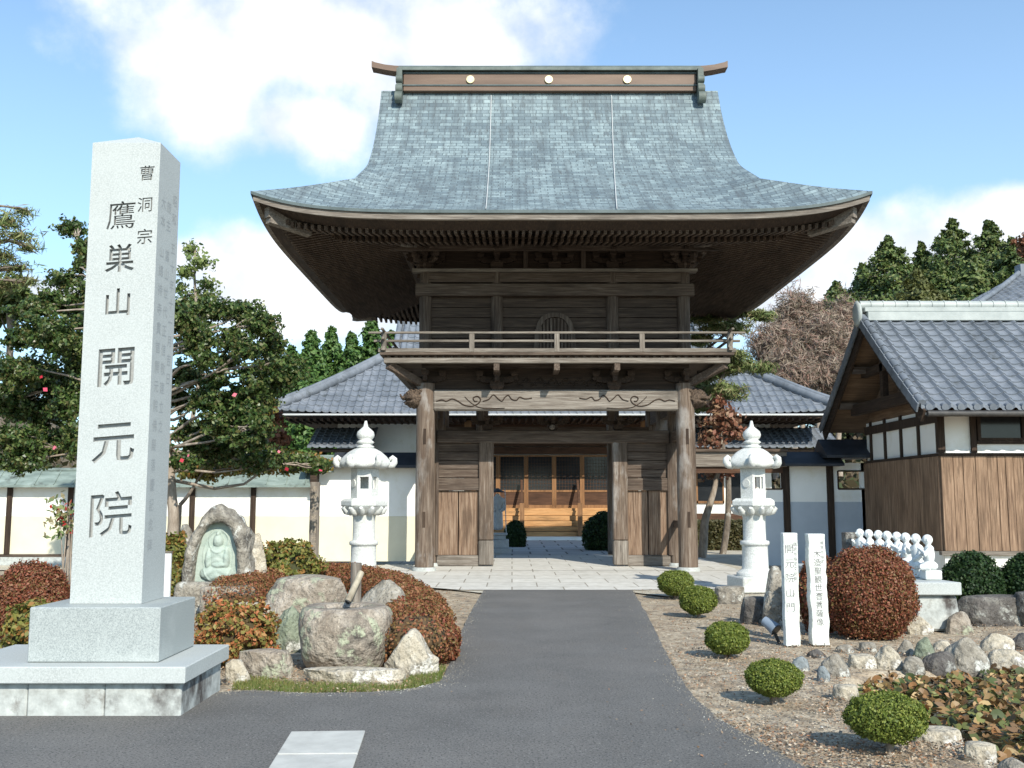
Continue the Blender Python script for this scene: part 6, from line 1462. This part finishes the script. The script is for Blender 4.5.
tree_px('pine_tree', 'cloud-pruned pine standing in the court right of the gate', (722, 560), 29, [(705, 318, 16, 6), (735, 312, 22, 6), (762, 316, 14, 5), (725, 328, 26, 6), (700, 340, 12, 6), (712, 372, 24, 7), (740, 366, 18, 6), (762, 368, 14, 5), (722, 392, 24, 8), (704, 405, 16, 7), (735, 355, 12, 5), (700, 385, 12, 8)], lf_pine, 17000, .034, .10, dep=.7, aspect=7, trunkpx=[(728, 470), (715, 400), (732, 340), (735, 320)], lump=.35, shell=.15)
tree_px('bare_tree', 'small leaning tree with dry reddish leaves between gate post and right lantern', (700, 545), 27, [(722, 420, 18, 12), (712, 440, 14, 10), (735, 432, 12, 8), (718, 405, 10, 8), (728, 465, 14, 10), (712, 470, 10, 10)], lf_brownred, 1900, .10, .13, dep=.4, trunkpx=[(708, 510), (716, 480), (722, 440)], bk=bark_pale, lump=.5, shell=.05)
# wooded hills
def hill(name, label, x0, x1, y0, y1, fz, m):
    b = MB(); b.grid(lambda x, y: (x, y, fz(x, y)), list(np.linspace(x0, x1, 50)), list(np.linspace(y0, y1, 30))); return b.build(name, m, label=label, kind='structure')
hm_ = mat('hill_earth', [(.3, (.07, .06, .035)), (.5, (.13, .10, .06)), (.7, (.19, .145, .09))], scale=.5, detail=12, rough=1, bump=1, bscale=2)
def fz1(x, y):
    return -1 + 11.5 * math.exp(-((x - 42) / 24) ** 2) * min(1, max(0, (y - 50) / 30)) + 1.2 * noise.noise((x * .1, y * .1, 0))
def fz2(x, y):
    return -1 + 12 * math.exp(-((x + 58) / 22) ** 2) * min(1, max(0, (y - 38) / 25)) + 1.0 * noise.noise((x * .1, y * .1, 4))
hill('hillside', 'wooded brown hillside rising behind on the right', 8, 130, 52, 140, fz1, hm_)
hill('hillside', 'grey-brown slope rising far left behind the trees', -130, -22, 40, 140, fz2, hm_)
P_ = []
for i in range(9000):
    x, y = rng.uniform(12, 80), rng.uniform(56, 90); P_.append((x, y, fz1(x, y) + rng.uniform(0, 2.2)))
for i in range(9000):
    x, y = rng.uniform(-70, -18), rng.uniform(44, 80); P_.append((x, y, fz2(x, y) + rng.uniform(0, 2.0)))
for i in range(16000):
    x = rng.uniform(-24, 30); y = rng.uniform(70, 76); P_.append((x, y, rng.uniform(0, 6.5 + 2 * noise.noise((x * .3, 0, 0)))))
np_mesh('undergrowth', leaves(np.array(P_), np.tile([0, -.5, .8], (len(P_), 1)), .42, 1.6), 4, leafmat('undergrowth_leaf', [(.06, .06, .025), (.10, .08, .04), (.05, .075, .025), (.13, .095, .06)]), label='rough undergrowth and far scrub on the hillsides', kind='stuff')

# ------------------------------------------------------------------ lilies, grass, litter
n = 0; V = []; rr = random.Random(11)
def disc(c, r, nrm, k=9):
    nrm = Vector(nrm).normalized(); a = nrm.orthogonal().normalized(); b2 = nrm.cross(a); ph = rr.uniform(0, 6); cup = rr.uniform(-.1, .35)
    vs = []
    for j in range(k):
        t = ph + 2 * PI * j / k * .93; q = rr.uniform(.85, 1.1); vs.append(Vector(c) + (a * math.cos(t) + b2 * math.sin(t)) * r * q + nrm * r * cup * rr.uniform(.5, 1))
    return vs
lil = MB()
while n < 3600:
    x = rr.uniform(px_min, px_max); y = rr.uniform(py_min, py_max)
    if x > 8 or not in_poly(x, y, POND): continue
    d = dist_poly(x, y, POND)
    if d < .06: continue
    if noise.noise((x * 1.2, y * 1.2, 7)) < -.12 and rr.random() < .75: continue
    up = rr.random() ** 1.5 * .10; tilt = .15 if up < .03 else .8
    nr = (rr.gauss(0, tilt), rr.gauss(-.3 * tilt, tilt), 1); r = rr.uniform(.022, .050); c = Vector((x, y, PZ + .008 + up))
    vs = disc(c, r, nr); lil.add([c] + vs, [(0, j + 1, j + 2) for j in range(len(vs) - 1)], False)
    n += 1
lil.build('lily_leaves', lf_lily, label='green and withered brown water-lily leaves covering the pond', kind='stuff')
def in_road(x, y): return in_poly(x, y, road)
# grass strip at the foot of the left boulders
gp_ = [G(*p) for p in [(232, 690), (238, 676), (300, 684), (400, 686), (425, 665), (446, 668), (440, 684), (400, 693), (300, 694)]]
V = []; 
x0, x1, y0, y1 = min(p[0] for p in gp_), max(p[0] for p in gp_), min(p[1] for p in gp_), max(p[1] for p in gp_)
while len(V) < 9000:
    x, y = rr.uniform(x0, x1), rr.uniform(y0, y1)
    if not in_poly(x, y, gp_): continue
    h = rr.uniform(.015, .05); a = rr.uniform(0, PI); dx, dy = .003 * math.cos(a), .003 * math.sin(a); lx, ly = rr.gauss(0, .015), rr.gauss(0, .015)
    V.append([(x - dx, y - dy, 0), (x + dx, y + dy, 0), (x + lx, y + ly, h)])
np_mesh('grass', np.array(V), 3, lf_grass, label='thin green grass along the edge of the left garden bed', kind='stuff')
P_ = []
while len(P_) < 22000:
    if rr.random() < .7:
        px, py = rr.uniform(600, 1024), rr.uniform(590, 768)
    else: px, py = rr.uniform(150, 470), rr.uniform(590, 695)
    x, y = G(px, py)
    if in_road(x, y) and rr.random() > .012 or in_poly(x, y, POND): continue
    if noise.noise((x * .9, y * .9, 1)) < -.1 and rr.random() < .7: continue
    P_.append((x, y, .012 + rr.random() * .012))
np_mesh('leaf_litter', leaves(np.array(P_), np.tile([0, 0, 1.], (len(P_), 1)), .015, 1.6, .35), 4, lf_litter, label='dry fallen leaves scattered over the bare earth', kind='stuff')
# pebbles
pb = MB(); v, f = ICO[2]
for i in range(1500):
    px, py = rr.uniform(620, 1000), rr.uniform(595, 768); x, y = G(px, py)
    if in_road(x, y) or in_poly(x, y, POND): continue
    s = rr.uniform(.003, .010); sx1, sy1 = rr.uniform(.7, 1.4), rr.uniform(.7, 1.4)
    vv, ff = ICO[2]; pb.add([(x + q.x * s * sx1, y + q.y * s * sy1, .002 + q.z * s * .7) for q in vv], ff, True)
pb.build('gravel', rk_pale, label='loose pale pebbles on the bank beside the drive', kind='stuff')
# small pale petals and grit along the asphalt edge

pb = MB(); P_ = 0
for i in range(6000):
    k = rr.randrange(len(road)); a, b_ = road[k], road[(k + 1) % len(road)]; t = rr.random(); d = abs(rr.gauss(0, .12)); an = rr.uniform(0, 2 * PI)
    x, y = a[0] + (b_[0] - a[0]) * t + d * math.cos(an), a[1] + (b_[1] - a[1]) * t + d * math.sin(an)
    if not (4 < y < 17.4 and -4.5 < x < 5) or not in_road(x, y): continue
    s_ = rr.uniform(.0025, .007); a0 = rr.uniform(0, 6)
    pb.add([(x + s_ * math.cos(a0 + q), y + s_ * math.sin(a0 + q), .017 + (s_ * .7 if j == 4 else 0)) for j, q in enumerate((0, 1.5, 3.1, 4.6))] + [(x, y, .017 + s_)], [(0, 1, 4), (1, 2, 4), (2, 3, 4), (3, 0, 4)])
pb.build('road_grit', rk_grey, label='pale grit scattered along the asphalt edges', kind='stuff')
